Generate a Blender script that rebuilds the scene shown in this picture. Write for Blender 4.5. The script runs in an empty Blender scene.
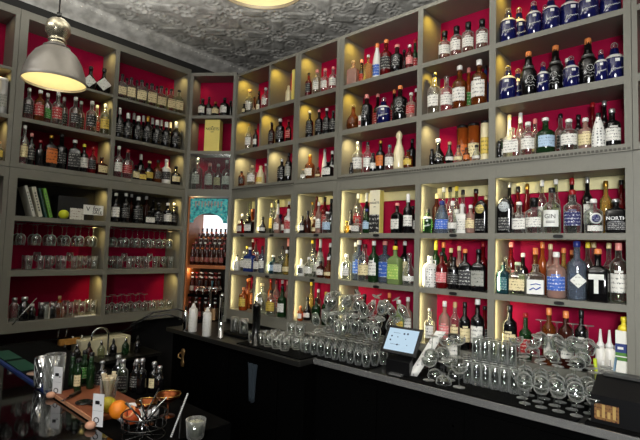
import bpy, bmesh, math, random
from mathutils import Vector, Matrix
random.seed(7)
PI = math.pi
D = bpy.data
C = bpy.context.scene.collection
# ------------------------------------------------------------------ camera (solved from the shelving grid)
F = 454.92; PITCH = math.radians(3.635); ROLL = math.radians(1.746); AZ = math.radians(48.278)
CZ = 1.70                      # eye height; x runs along the right-hand wall, y towards it
def _c2w(X, Y, Z): return Vector((X*math.sin(AZ)-Y*math.cos(AZ), X*math.cos(AZ)+Y*math.sin(AZ), Z))
cr, sr, cp, sp = math.cos(ROLL), math.sin(ROLL), math.cos(PITCH), math.sin(PITCH)
RIGHT = _c2w(cr, -sr*sp, sr*cp); UP = _c2w(-sr, -cr*sp, cr*cp); FWD = _c2w(0, cp, sp)
CAM = Vector((0, 0, CZ))
def ray(px, py): return FWD + RIGHT*((px-320)/F) - UP*((py-220)/F)
def hit(px, py, n, d):
    r = ray(px, py); return CAM + r*(d/(n.x*r.x+n.y*r.y))
def atz(px, py, z):
    r = ray(px, py); return CAM + r*((z-CZ)/r.z)
def proj(P):
    v = Vector(P)-CAM; w = v.dot(FWD); return 320+F*v.dot(RIGHT)/w, 220-F*v.dot(UP)/w
cam = D.cameras.new('camera'); cam.sensor_width = 36; cam.lens = F/640*36; cam.clip_start = .02
co = D.objects.new('camera', cam); C.objects.link(co)
M = Matrix((RIGHT, UP, -FWD)).transposed().to_4x4(); M.translation = CAM; co.matrix_world = M
bpy.context.scene.camera = co
# ------------------------------------------------------------------ materials
_m = {}
def _new(name):
    m = D.materials.new(name); m.use_nodes = True; nt = m.node_tree; nt.nodes.clear()
    out = nt.nodes.new('ShaderNodeOutputMaterial'); return m, nt, out
def lin(c): return tuple(((v/255)/12.92 if v/255 <= .04045 else ((v/255+.055)/1.055)**2.4) for v in c)+(1,)
def mat(name, col, rough=.5, metal=0, spec=.5, bump=0, bscale=40, mott=0, coat=0):
    if name in _m: return _m[name]
    m, nt, out = _new(name); b = nt.nodes.new('ShaderNodeBsdfPrincipled'); c = lin(col)
    b.inputs['Base Color'].default_value = c; b.inputs['Roughness'].default_value = rough
    b.inputs['Metallic'].default_value = metal; b.inputs['Specular IOR Level'].default_value = spec
    b.inputs['Coat Weight'].default_value = coat
    nt.links.new(b.outputs[0], out.inputs[0])
    tc = nt.nodes.new('ShaderNodeTexCoord'); nz = nt.nodes.new('ShaderNodeTexNoise'); nz.inputs['Scale'].default_value = bscale; nz.inputs['Detail'].default_value = 5
    nt.links.new(tc.outputs['Object'], nz.inputs['Vector'])
    mx = nt.nodes.new('ShaderNodeMixRGB'); mx.inputs[0].default_value = 1
    k = mott or .06
    mx.inputs[1].default_value = tuple(v*(1-k) for v in c[:3])+(1,); mx.inputs[2].default_value = tuple(min(1, v*(1+k)) for v in c[:3])+(1,)
    nt.links.new(nz.outputs['Fac'], mx.inputs[0]); nt.links.new(mx.outputs[0], b.inputs['Base Color'])
    if bump:
        bp = nt.nodes.new('ShaderNodeBump'); bp.inputs['Strength'].default_value = bump; bp.inputs['Distance'].default_value = .01
        nt.links.new(nz.outputs['Fac'], bp.inputs['Height']); nt.links.new(bp.outputs[0], b.inputs['Normal'])
    _m[name] = m; return m
def emis(name, col, s):
    if name in _m: return _m[name]
    m, nt, out = _new(name); e = nt.nodes.new('ShaderNodeEmission'); e.inputs[0].default_value = lin(col); e.inputs[1].default_value = s
    nt.links.new(e.outputs[0], out.inputs[0]); _m[name] = m; return m
def glass(name, tint, body=.12, dens=1.0):
    """thin-walled bottle glass: tinted see-through, mirror-like by Fresnel, a little milky body"""
    if name in _m: return _m[name]
    m, nt, out = _new(name); N = nt.nodes.new; L = nt.links.new
    t = N('ShaderNodeBsdfTransparent'); t.inputs[0].default_value = lin(tint)
    g = N('ShaderNodeBsdfGlossy'); g.inputs['Roughness'].default_value = .06; g.inputs[0].default_value = (.95, .95, .93, 1)
    d = N('ShaderNodeBsdfDiffuse'); c = lin(tint); d.inputs[0].default_value = tuple(min(1, v*1.0) for v in c[:3])+(1,)
    lw = N('ShaderNodeLayerWeight'); lw.inputs[0].default_value = .30
    m1 = N('ShaderNodeMixShader'); m1.inputs[0].default_value = body; L(t.outputs[0], m1.inputs[1]); L(d.outputs[0], m1.inputs[2])
    m2 = N('ShaderNodeMixShader'); L(lw.outputs['Fresnel'], m2.inputs[0]); L(m1.outputs[0], m2.inputs[1]); L(g.outputs[0], m2.inputs[2])
    L(m2.outputs[0], out.inputs[0]); _m[name] = m; return m
def realglass(name, col=(250, 252, 250), rough=0.0):
    if name in _m: return _m[name]
    m, nt, out = _new(name); b = nt.nodes.new('ShaderNodeBsdfPrincipled')
    b.inputs['Base Color'].default_value = lin(col); b.inputs['Roughness'].default_value = rough
    b.inputs['Transmission Weight'].default_value = 1; b.inputs['IOR'].default_value = 1.48
    nt.links.new(b.outputs[0], out.inputs[0]); _m[name] = m; return m
def label_mat(name, base, ink, dens=.5):
    """printed label: paper with rows of small dark marks"""
    if name in _m: return _m[name]
    m, nt, out = _new(name); N = nt.nodes.new; L = nt.links.new
    b = N('ShaderNodeBsdfPrincipled'); b.inputs['Roughness'].default_value = .55; L(b.outputs[0], out.inputs[0])
    tc = N('ShaderNodeTexCoord'); oi = N('ShaderNodeObjectInfo')
    mp = N('ShaderNodeMapping'); mp.inputs['Scale'].default_value = (15, 15, 9); L(tc.outputs['Generated'], mp.inputs[0])
    nz = N('ShaderNodeTexNoise'); nz.noise_dimensions = '4D'; nz.inputs['Scale'].default_value = 1; nz.inputs['Detail'].default_value = 2
    mu = N('ShaderNodeMath'); mu.operation = 'MULTIPLY'; mu.inputs[1].default_value = 90; L(oi.outputs['Random'], mu.inputs[0])
    L(mp.outputs[0], nz.inputs['Vector']); L(mu.outputs[0], nz.inputs['W'])
    sx = N('ShaderNodeSeparateXYZ'); L(tc.outputs['Generated'], sx.inputs[0])
    wv = N('ShaderNodeMath'); wv.operation = 'SINE'; w2 = N('ShaderNodeMath'); w2.operation = 'MULTIPLY_ADD'; w2.inputs[1].default_value = 26; w2.inputs[2].default_value = 1
    L(sx.outputs[2], w2.inputs[0]); L(w2.outputs[0], wv.inputs[0])
    ad = N('ShaderNodeMath'); ad.operation = 'MULTIPLY_ADD'; ad.inputs[1].default_value = .10; L(wv.outputs[0], ad.inputs[0]); L(nz.outputs['Fac'], ad.inputs[2])
    cr_ = N('ShaderNodeValToRGB'); cr_.color_ramp.elements[0].position = .56+.1*(1-dens); cr_.color_ramp.elements[1].position = .60+.1*(1-dens)
    cr_.color_ramp.elements[0].color = lin(base); cr_.color_ramp.elements[1].color = lin(ink)
    L(ad.outputs[0], cr_.inputs[0]); L(cr_.outputs[0], b.inputs['Base Color']); _m[name] = m; return m
GL = dict(c=((238, 242, 236), .06), y=((232, 205, 110), .2), a=((150, 78, 28), .3), o=((205, 105, 40), .35), g=((40, 76, 40), .4), k=((12, 11, 12), .9),
          b=((52, 74, 150), .5), n=((17, 20, 74), .95), r=((120, 18, 22), .5), p=((222, 182, 166), .3), w=((226, 224, 216), .97), t=((28, 60, 66), .8),
          l=((168, 182, 200), .16), e=((222, 208, 166), .9), s=((150, 150, 148), .9), d=((58, 24, 16), .8), m=((165, 190, 120), .4), v=((214, 222, 194), .12))
GN = dict(c='clear', y='yellow', a='amber', o='orange', g='green', k='black', b='blue', n='navy', r='red', p='pink', w='white', t='dark teal', l='pale blue',
          e='cream', s='grey', d='brown', m='lime', v='pale green')
CAPC = dict(w=(235, 232, 225), k=(18, 17, 18), r=(150, 22, 24), g=(170, 130, 50), o=(232, 138, 78), s=(190, 190, 188), b=(40, 50, 120), n=(205, 170, 120), d=(80, 25, 25), p=(236, 150, 140), c=(225, 228, 225), y=(240, 215, 60), e=(235, 215, 160), t=(70, 130, 130), l=(150, 180, 215), v=(200, 215, 180))
CAPN = dict(w='white', k='black', r='red', g='gold', o='orange', s='silver', b='blue', n='cork', d='maroon', p='pink', c='glass', y='yellow', e='cream', t='teal', l='blue', v='pale')
LBC = dict(w=((225, 222, 212), (60, 60, 62)), k=((24, 23, 24), (190, 188, 180)), y=((215, 185, 80), (60, 45, 20)), r=((165, 24, 30), (230, 220, 205)), o=((205, 110, 40), (50, 25, 15)),
           g=((60, 140, 50), (225, 225, 200)), b=((50, 95, 185), (225, 230, 235)), e=((224, 208, 160), (90, 65, 40)), s=((150, 150, 140), (40, 40, 40)), l=((170, 195, 215), (50, 60, 90)), n=((30, 32, 90), (220, 220, 230)), m=((150, 190, 90), (240, 235, 140)), p=((215, 120, 120), (240, 230, 220)), t=((60, 110, 115), (200, 215, 210)))
def bottle_mat(k):
    if k in 'kwesn': c = GL[k][0]; return mat('glaze_'+GN[k], c, .12 if k not in 'we' else .3, 0, .6, mott=.03, coat=.4)
    if k in 'cv':
        if 'cb'+k not in _m: _m['cb'+k] = clearware('bottle_glass_'+GN[k].replace(' ', '_'), .06, .8, GL[k][0])
        return _m['cb'+k]
    return glass('bottle_glass_'+GN[k].replace(' ', '_'), *GL[k])
def cap_mat(k):
    return mat('cap_'+CAPN[k], CAPC[k], .3, .8 if k in 'sg' else 0)
def lab_mat(k): return label_mat('printed_label_'+GN[k], *LBC[k])
paint = mat('taupe_paint', (116, 114, 103), .5, bump=.08, bscale=60)
paint_in = mat('taupe_inner_paint', (140, 130, 98), .55, bump=.05)
crimson = mat('crimson_panel', (150, 2, 52), .65, bump=.03, spec=.12)
cream_m = mat('cream_paint', (222, 212, 160), .6)
black_m = mat('black_laminate', (2, 2, 2), .8, spec=.04)
blackmatte = mat('black_rubber', (4, 4, 4), .85, spec=.1, bump=.5, bscale=300)
steel = mat('brushed_steel', (200, 199, 195), .25, .8, bump=.05, bscale=90)
chrome = mat('chrome', (215, 215, 215), .08, 1)
dark_wall = mat('dark_wall_paint', (26, 24, 22), .8)
white_pl = mat('white_plastic', (226, 224, 218), .35)
wood = mat('warm_wood', (130, 78, 44), .45, bscale=18, mott=.35)
def clearware(name, mid=.05, edge=.75, tint=(240, 243, 240)):
    """clear vessel: see-through face-on, bright milky and mirror-like towards its edges as refraction makes it"""
    m, nt, out = _new(name); N = nt.nodes.new; L = nt.links.new
    tr = N('ShaderNodeBsdfTransparent'); tr.inputs[0].default_value = lin(tint)
    g = N('ShaderNodeBsdfGlossy'); g.inputs['Roughness'].default_value = .12
    d = N('ShaderNodeBsdfTranslucent'); d.inputs[0].default_value = (.9, .9, .88, 1); d2 = N('ShaderNodeBsdfDiffuse'); d2.inputs[0].default_value = (.9, .9, .88, 1)
    a = N('ShaderNodeMixShader'); a.inputs[0].default_value = .5; L(d.outputs[0], a.inputs[1]); L(d2.outputs[0], a.inputs[2])
    e = N('ShaderNodeMixShader'); e.inputs[0].default_value = .45; L(a.outputs[0], e.inputs[1]); L(g.outputs[0], e.inputs[2])
    g2 = N('ShaderNodeBsdfGlossy'); g2.inputs['Roughness'].default_value = .05; b0 = N('ShaderNodeMixShader'); b0.inputs[0].default_value = .12; L(tr.outputs[0], b0.inputs[1]); L(g2.outputs[0], b0.inputs[2])
    lw = N('ShaderNodeLayerWeight'); lw.inputs[0].default_value = .5
    rp = N('ShaderNodeValToRGB'); q = rp.color_ramp.elements; q[0].position = .30; q[0].color = (mid,)*3+(1,); q[1].position = .86; q[1].color = (edge,)*3+(1,)
    L(lw.outputs['Facing'], rp.inputs[0]); f = N('ShaderNodeMixShader'); L(rp.outputs[0], f.inputs[0]); L(b0.outputs[0], f.inputs[1]); L(e.outputs[0], f.inputs[2]); L(f.outputs[0], out.inputs[0]); return m
stemglass = clearware('clear_glass', .02, 1)
thin = clearware('thin_clear_glass', .02, 1)
# ------------------------------------------------------------------ mesh helpers
def obj(name, bm, m, parent=None, smooth=True, me=None):
    if me is None:
        me = D.meshes.new(name); bmesh.ops.recalc_face_normals(bm, faces=bm.faces[:]); bm.to_mesh(me); bm.free()
        for p in me.polygons: p.use_smooth = smooth
        if m: me.materials.append(m)
    o = D.objects.new(name, me); C.objects.link(o)
    if parent: o.parent = parent
    return o
def tag(o, label, cat, group=None):
    o['label'] = label; o['category'] = cat
    if group: o['group'] = group
    return o
def thing(name, label, cat, loc=(0, 0, 0), rz=0, group=None):
    o = D.objects.new(name, None); C.objects.link(o); o.location = loc; o.rotation_euler = (0, 0, rz); o.empty_display_size = .05
    return tag(o, label, cat, group)
def dup(root, loc, rot=(0, 0, 0), label=None, group=None, scale=None):
    r = root.copy(); C.objects.link(r); r.location = loc; r.rotation_euler = rot
    if scale: r.scale = scale
    if label: r['label'] = label
    if group: r['group'] = group
    for ch in list(root.children):
        c = ch.copy(); C.objects.link(c); c.parent = r
        for g in ch.children:
            d = g.copy(); C.objects.link(d); d.parent = c
    return r
def box(bm, x0, x1, y0, y1, z0, z1, bev=0):
    r = bmesh.ops.create_cube(bm, size=1, matrix=Matrix.Translation(((x0+x1)/2, (y0+y1)/2, (z0+z1)/2)) @ Matrix.Diagonal((abs(x1-x0), abs(y1-y0), abs(z1-z0), 1)))
    if bev:
        es = list({e for v in r['verts'] for e in v.link_edges}); bmesh.ops.bevel(bm, geom=es, offset=bev, segments=2, affect='EDGES', profile=.7)
def bx(*a, bev=0):
    bm = bmesh.new(); box(bm, *a, bev=bev); return bm
def loft(bm, rings, seg=16, close_b=True, close_t=True, cx=0, cy=0):
    """rings: (z, a, b, n) superellipses; a,b half widths, n exponent"""
    vs = []
    for z, a, b, n in rings:
        row = []
        for i in range(seg):
            t = 2*PI*(i+.5)/seg; c, s = math.cos(t), math.sin(t)
            row.append(bm.verts.new((cx+a*math.copysign(abs(c)**(2/n), c), cy+b*math.copysign(abs(s)**(2/n), s), z)))
        vs.append(row)
    for r0, r1 in zip(vs, vs[1:]):
        for i in range(seg): bm.faces.new((r0[i], r0[(i+1) % seg], r1[(i+1) % seg], r1[i]))
    if close_b: bm.faces.new(vs[0][::-1])
    if close_t: bm.faces.new(vs[-1])
def lathe(bm, prof, seg=16, cb=True, ct=True, cx=0, cy=0): loft(bm, [(z, r, r, 2) for r, z in prof], seg, cb, ct, cx, cy)
def tube(bm, pts, r, seg=6, caps=True):
    pts = [Vector(p) for p in pts]; rows = []; up = Vector((0, 0, 1))
    for i, p in enumerate(pts):
        d = (pts[min(i+1, len(pts)-1)]-pts[max(i-1, 0)]).normalized()
        a = d.cross(up if abs(d.z) < .95 else Vector((1, 0, 0))).normalized(); b = d.cross(a)
        rr = r[i] if isinstance(r, (list, tuple)) else r
        rows.append([bm.verts.new(p+a*rr*math.cos(2*PI*k/seg)+b*rr*math.sin(2*PI*k/seg)) for k in range(seg)])
    for r0, r1 in zip(rows, rows[1:]):
        for k in range(seg): bm.faces.new((r0[k], r0[(k+1) % seg], r1[(k+1) % seg], r1[k]))
    if caps: bm.faces.new(rows[0][::-1]); bm.faces.new(rows[-1])
def prism(bm, poly, ax, d0, d1):
    """poly of 2-D points extruded along ax"""
    def P(p, d): return {'y': (p[0], d, p[1]), 'x': (d, p[0], p[1]), 'z': (p[0], p[1], d)}[ax]
    a = [bm.verts.new(P(p, d0)) for p in poly]; b = [bm.verts.new(P(p, d1)) for p in poly]; n = len(poly)
    bm.faces.new(a); bm.faces.new(b[::-1])
    for i in range(n): bm.faces.new((a[i], a[(i+1) % n], b[(i+1) % n], b[i]))
def text(name, s, size, m, parent, loc, rot=(PI/2, 0, 0), ext=.0008, sx=1):
    cu = D.curves.new(name, 'FONT'); cu.body = s; cu.size = size; cu.extrude = ext; cu.align_x = 'CENTER'; cu.align_y = 'CENTER'
    t = D.objects.new(name, cu); C.objects.link(t); bpy.context.view_layer.update()
    me = D.meshes.new_from_object(t.evaluated_get(bpy.context.evaluated_depsgraph_get())); D.objects.remove(t); me.name = name
    me.materials.clear(); me.materials.append(m); o = D.objects.new(name, me); C.objects.link(o); o.parent = parent; o.location = loc; o.rotation_euler = rot; o.scale = (sx, 1, 1); return o
# ------------------------------------------------------------------ walls as frames: n points into the wall, d = distance of the shelf fronts from the eye
RW = dict(n=Vector((0, 1, 0)), d=3.0, rz=0.0)
LW = dict(n=Vector((-1, 0, 0)), d=4.39, rz=PI/2)
A_, B_ = Vector((-4.39, 2.70, 0)), Vector((-3.96, 3.0, 0))
_t = (B_-A_).normalized(); _n = Vector((-_t.y, _t.x, 0))
KW = dict(n=_n, d=A_.dot(_n), rz=math.atan2(_t.y, _t.x))
Z = lambda v: v+CZ
# ------------------------------------------------------------------ room shell
def struct(name, bm, m, smooth=False):
    o = obj(name, bm, m, smooth=smooth); o['kind'] = 'structure'; return o
struct('floor', bx(-4.9, 4.5, -4.5, 3.5, -.05, 0), mat('dark_floor', (22, 20, 19), .5, bump=.1))
struct('wall_left', bx(-4.84, -4.73, -4.5, 3.5, 0, Z(2.3)), dark_wall)
struct('wall_back', bx(-4.73, 4.5, 3.60, 3.70, 0, Z(2.3)), dark_wall)
def ceil_mat():
    m, nt, out = _new('pressed_tin_ceiling'); N = nt.nodes.new; L = nt.links.new
    b = N('ShaderNodeBsdfPrincipled'); b.inputs['Metallic'].default_value = .25; b.inputs['Roughness'].default_value = .42; L(b.outputs[0], out.inputs[0])
    b.inputs['Base Color'].default_value = lin((138, 136, 130))
    tc = N('ShaderNodeTexCoord'); nz = N('ShaderNodeTexNoise'); nz.inputs['Scale'].default_value = 9; nz.inputs['Detail'].default_value = 6
    L(tc.outputs['Object'], nz.inputs['Vector'])
    bp = N('ShaderNodeBump'); bp.inputs['Strength'].default_value = .5; bp.inputs['Distance'].default_value = .012; L(nz.outputs['Fac'], bp.inputs['Height']); L(bp.outputs[0], b.inputs['Normal'])
    rp = N('ShaderNodeValToRGB'); rp.color_ramp.elements[0].color = lin((178, 176, 170)); rp.color_ramp.elements[1].color = lin((228, 226, 220)); rp.color_ramp.elements[0].position = .35; rp.color_ramp.elements[1].position = .65
    L(nz.outputs['Fac'], rp.inputs[0]); L(rp.outputs[0], b.inputs['Base Color']); return m
tin = ceil_mat()
ZC = Z(2.20)
def relief(u, v):
    """pressed-tin pattern on a 0.6 m tile: diagonal reed bundles, acanthus scrolls, rosettes at corners and centre"""
    T = .60; a = (u/T) % 1; b = (v/T) % 1; h = 0
    ca, cb = min(a, 1-a), min(b, 1-b); rc = math.hypot(ca, cb)
    if rc < .24: h += .6*math.cos(rc*58)*(1-rc/.24)+.5*math.cos(10*math.atan2(cb, ca))*(rc/.24)*(1-rc/.24)*2.4
    dx, dy = a-.5, b-.5; r = math.hypot(dx, dy); th = math.atan2(dy, dx)
    if .15 < r < .52 and rc > .16:
        for d in (abs(a-b), abs(a+b-1)):
            if d < .13: h += .75*(0.5+.5*math.cos(d*145))
    if r < .19: h += .7*math.cos(r*70)*(1-r/.25)+.5*math.cos(8*th+9*r)*(r/.19)
    for sx, sy in ((.5, .12), (.5, .88), (.12, .5), (.88, .5)):
        ex, ey = a-sx, b-sy; q = math.hypot(ex, ey)
        if q < .22:
            an = math.atan2(ey, ex); h += .8*math.cos(q*75+3*an)*(1-q/.22)+.5*math.cos(q*120-5*an)*(q/.22)*(1-q/.22)*2
    return h
def make_ceiling():
    bm = bmesh.new(); st = .0125; x0, y0 = -4.5, 1.0; nx, ny = int(3.0/st), int(2.62/st); g = []
    for j in range(ny+1):
        row = []
        for i in range(nx+1):
            x, y = x0+i*st, y0+j*st
            row.append(bm.verts.new((x, y, ZC-.019*relief(x*.99+.1, y*1.0+.2))))
        g.append(row)
    for j in range(ny):
        for i in range(nx): bm.faces.new((g[j][i], g[j+1][i], g[j+1][i+1], g[j][i+1]))
    for a in ((-4.73, 4.5, -4.5, 1.0), (x0+nx*st, 4.5, 1.0, 3.6)):
        box(bm, a[0], a[1], a[2], a[3], ZC, ZC+.05)
    return bm
struct('ceiling', make_ceiling(), tin, smooth=True)
def crown(along, L0, L1, w0, w1):
    """cove from the frieze up to the ceiling, with a row of beads"""
    bm = bmesh.new(); n = 120; prof = [(w0, Z(2.085)), (w0+(w1-w0)*.12, Z(2.11)), (w0+(w1-w0)*.35, Z(2.13)), (w0+(w1-w0)*.75, Z(2.165)), (w0+(w1-w0)*.86, Z(2.185)), (w1, Z(2.20))]
    rows = []
    for i in range(n+1):
        s = L0+(L1-L0)*i/n; k = .006*math.sin(i*2.1)+.004*math.sin(i*.9)
        rows.append([bm.verts.new((w, s, z+k*(.4 < j/5 < .9)) if along == 'y' else (s, w, z+k*(.4 < j/5 < .9))) for j, (w, z) in enumerate(prof)])
    for a, b in zip(rows, rows[1:]):
        for j in range(len(prof)-1): bm.faces.new((a[j], a[j+1], b[j+1], b[j]))
    for i in range(0, int((L1-L0)/.045)):
        s = L0+.02+i*.045; w = w0+(w1-w0)*.8; p = (w, s, Z(2.172)) if along == 'y' else (s, w, Z(2.172))
        bmesh.ops.create_icosphere(bm, subdivisions=1, radius=.009, matrix=Matrix.Translation(p))
    return bm
struct('trim_1', crown('y', -1.0, 3.6, -4.56, -4.38), tin, True)
bm = bmesh.new(); box(bm, -4.73, -4.56, -1, 3.60, Z(1.95), ZC); struct('trim_3', bm, mat('gap_shadow', (30, 29, 27), .8))  # dark block stands in for the shadow in the gap above the cabinets
# ------------------------------------------------------------------ shelving (joinery)
DEP = .30
def unit(name, label, wall, posts, levels, group, zt, zb, extra=(), dep=DEP, rail=None, dividers=(), u_ends=None):
    """wall-fixed shelving: posts [(u0,u1)], levels [(ztop,zbot)] ; local frame: x along wall, y into it"""
    t = thing(name, label, 'shelving', (0, 0, 0), 0, group)
    if wall is RW: t.location = (0, 3.0, 0); t.rotation_euler = (0, 0, 0)
    elif wall is LW: t.location = (-4.39, 0, 0); t.rotation_euler = (0, 0, PI/2)
    else: t.location = A_; t.rotation_euler = (0, 0, KW['rz'])
    u0, u1 = (posts[0][0], posts[-1][1]) if u_ends is None else u_ends
    for a, b in posts:
        obj('post', bx(a, b, 0, dep, Z(zb), Z(zt), bev=.002), paint, t, False)
        for s, e in ((a, -1), (b, 1)):
            if u0+.001 < s+e*.004 < u1-.001 or True:
                pass
    for k, (a, b) in enumerate(levels):
        for (p, q) in zip(posts, posts[1:]):
            obj('shelf', bx(p[1]-.001, q[0]+.001, .001, dep-.012, Z(b), Z(a), bev=.002), paint, t, False)
    obj('back_panel', bx(u0+.01, u1-.01, dep-.012, dep, Z(zb)+.01, Z(zt)-.01), crimson, t, False)
    if rail:
        for (p, q) in zip(posts, posts[1:]):
            obj('top_rail', bx(p[1]-.001, q[0]+.001, .001, dep-.012, Z(rail), Z(zt), bev=.002), paint, t, False)
    for (u, z0, z1) in dividers:
        obj('divider', bx(u-.013, u+.013, .002, dep-.012, Z(z0), Z(z1), bev=.002), paint, t, False)
    return t
P0 = (-3.965, -3.925); P1a = (-3.052, -3.014); P1b = (-3.012, -2.974); P2a = (-2.534, -2.493); P2b = (-2.491, -2.449)
P3 = (-1.728, -1.684); P4 = (-1.177, -1.131); P5 = (-.409, -.372); P6 = (-.37, -.343)
R1, R2, R3 = (1.425, 1.389), (1.029, .983), (.640, .600)
gU, gL = 'upper shelving cabinets along the right wall', 'lower shelving cabinets along the right wall'
u1 = unit('shelving_cabinet', 'taupe upper shelving cabinet with six cubbies beside the corner, right wall', RW, [P0, P1a], [R1, R2, R3], gU, 1.876, .600, rail=1.849, dividers=[(-3.42, 1.425, 1.849), (-3.535, 1.029, 1.389), (-3.40, .640, .983)])
unit('shelving_cabinet', 'narrow taupe upper cabinet on the right wall, second from the corner', RW, [P1b, P2a], [R1, R2, R3], gU, 1.876, .600, rail=1.849)
u3 = unit('shelving_cabinet', 'widest taupe upper cabinet, three bays up to the right edge of the photo', RW, [P2b, P3, P4, P5], [R1, R2, R3], gU, 1.876, .600, rail=1.849)
unit('shelving_cabinet', 'taupe upper cabinet cut off by the right edge of the photo', RW, [P6, (.40, .44)], [R1, R2, R3], gU, 1.876, .600, rail=1.849)
R4, R5, R6 = (.139, .100), (-.256, -.296), (-.660, -.765)
unit('shelving_cabinet', 'taupe lower shelving cabinet with six lit cubbies above the tumblers', RW, [P0, P1a], [R4, R5, R6], gL, .596, -.765, rail=.503, dividers=[(-3.56, .139, .503), (-3.385, -.256, .100), (-3.54, -.66, -.296)])
unit('shelving_cabinet', 'narrow taupe lower cabinet with three lit cubbies behind the piled glasses', RW, [P1b, P2a], [R4, R5, R6], gL, .596, -.765, rail=.503)
l3 = unit('shelving_cabinet', 'widest taupe lower cabinet, three bays above tablet and coupes', RW, [P2b, P3, P4, P5], [R4, R5, R6], gL, .596, -.765, rail=.503)
# cream back rail high up in the fourth row
for t_, (a, b) in ((D.objects['shelving_cabinet.004'], (P0[1], P1a[0])), (D.objects['shelving_cabinet.005'], (P1b[1], P2a[0])), (l3, (P2b[1], P3[0])), (l3, (P3[1], P4[0])), (l3, (P4[1], P5[0]))):
    o = obj('back_rail', bx(a+.002, b-.002, DEP-.04, DEP-.013, Z(.425), Z(.502)), cream_m, t_, False); o['label'] = 'cream painted upper back rail'
def beads(t, u0, u1, z, dep=.004):
    bm = bmesh.new(); n = int((u1-u0)/.022)
    for i in range(n): box(bm, u0+.005+i*.022, u0+.018+i*.022, -dep-.004, .002, Z(z)-.006, Z(z)+.006)
    o = obj('dentil_moulding', bm, mat('dark_taupe', (70, 66, 58), .6), t, False)
    obj('moulding_strip', bx(u0, u1, -.010, .002, Z(z)-.016, Z(z)-.009), paint, t, False)
beads(u3, -2.49, -.372, .612); beads(u1, -3.96, -3.014, .608)
def plaque(par, px, py, w_=.028, h_=.011):
    P = hit(px, py, RW['n'], RW['d']-.003); bm = bmesh.new(); loft(bm, [(-.003, w_, h_, 3), (.003, w_, h_, 3)], 16)
    o = obj('shelf_plaque', bm, mat('black_plaque', (14, 13, 13), .4), par, False); o.location = (P.x, -.003, P.z); o.rotation_euler = (PI/2, 0, 0); return o
c4, c5 = D.objects['shelving_cabinet.004'], D.objects['shelving_cabinet.005']
for q in ((376, 235.3), (453, 235.5), (558, 236.3), (376, 286.8), (453, 293.5), (559, 303.2)): plaque(l3, *q)
for q in ((242, 235.6), (271.5, 235.2), (250, 275.6), (267, 276.5)): plaque(c4, *q)
plaque(c5, 316, 235.2); plaque(c5, 312, 280.2)
struct('wall_right', bx(-.31, -.2, 2.98, 3.3, Z(-.66), Z(.59)), black_m)
struct('trim_4', bx(-.371, -.325, 2.999, 3.3, Z(-.765), Z(.595)), paint)
# left wall units (local x = world y)
L0 = (1.066, 1.128); L1 = (1.871, 1.912); L2 = (2.666, 2.705); LF = (.28, .32)
S1, S2, S3 = (1.425, 1.402), (1.029, .996), (.640, .600); S4, S5, S6 = (.199, .158), (-.256, -.305), (-.684, -.770)
gUl, gLl = 'upper shelving cabinets along the left wall', 'lower shelving cabinets along the left wall'
unit('shelving_cabinet', 'taupe upper shelving cabinet behind the big pendant, left wall', LW, [L0, L1, L2], [S1, S2, S3], gUl, 1.942, .600, rail=1.878)
unit('shelving_cabinet', 'taupe upper shelving cabinet cut off by the left edge of the photo', LW, [LF, (1.03, 1.064)], [S1, S2, S3], gUl, 1.942, .600, rail=1.878)
ul = unit('shelving_cabinet', 'taupe lower left-wall cabinet holding books and hanging stemware', LW, [L0, L1, L2], [S4, S5, S6], gLl, .596, -.770, rail=.515)
unit('shelving_cabinet', 'taupe lower cabinet at the left edge with a dark red book', LW, [LF, (1.03, 1.064)], [S4, S6], gLl, .596, -.770, rail=.515)
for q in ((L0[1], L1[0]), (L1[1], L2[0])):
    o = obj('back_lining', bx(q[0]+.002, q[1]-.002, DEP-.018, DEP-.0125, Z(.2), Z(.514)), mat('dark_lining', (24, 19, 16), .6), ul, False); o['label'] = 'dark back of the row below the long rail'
# corner cabinet
LK = (B_-A_).length
ck = unit('corner_cabinet', 'taupe diagonal corner cabinet with a small glazed case', KW, [(0, .034), (LK-.034, LK)], [(1.425, 1.39), (1.030, .998), (.610, .535)], None, 1.905, .530, dep=.22, rail=1.868)
o = obj('glass_door', bx(.036, LK-.036, .006, .012, Z(.612), Z(.996)), glass('door_pane', (235, 238, 236), .03), ck, False)
ck['category'] = 'cabinet'
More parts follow.
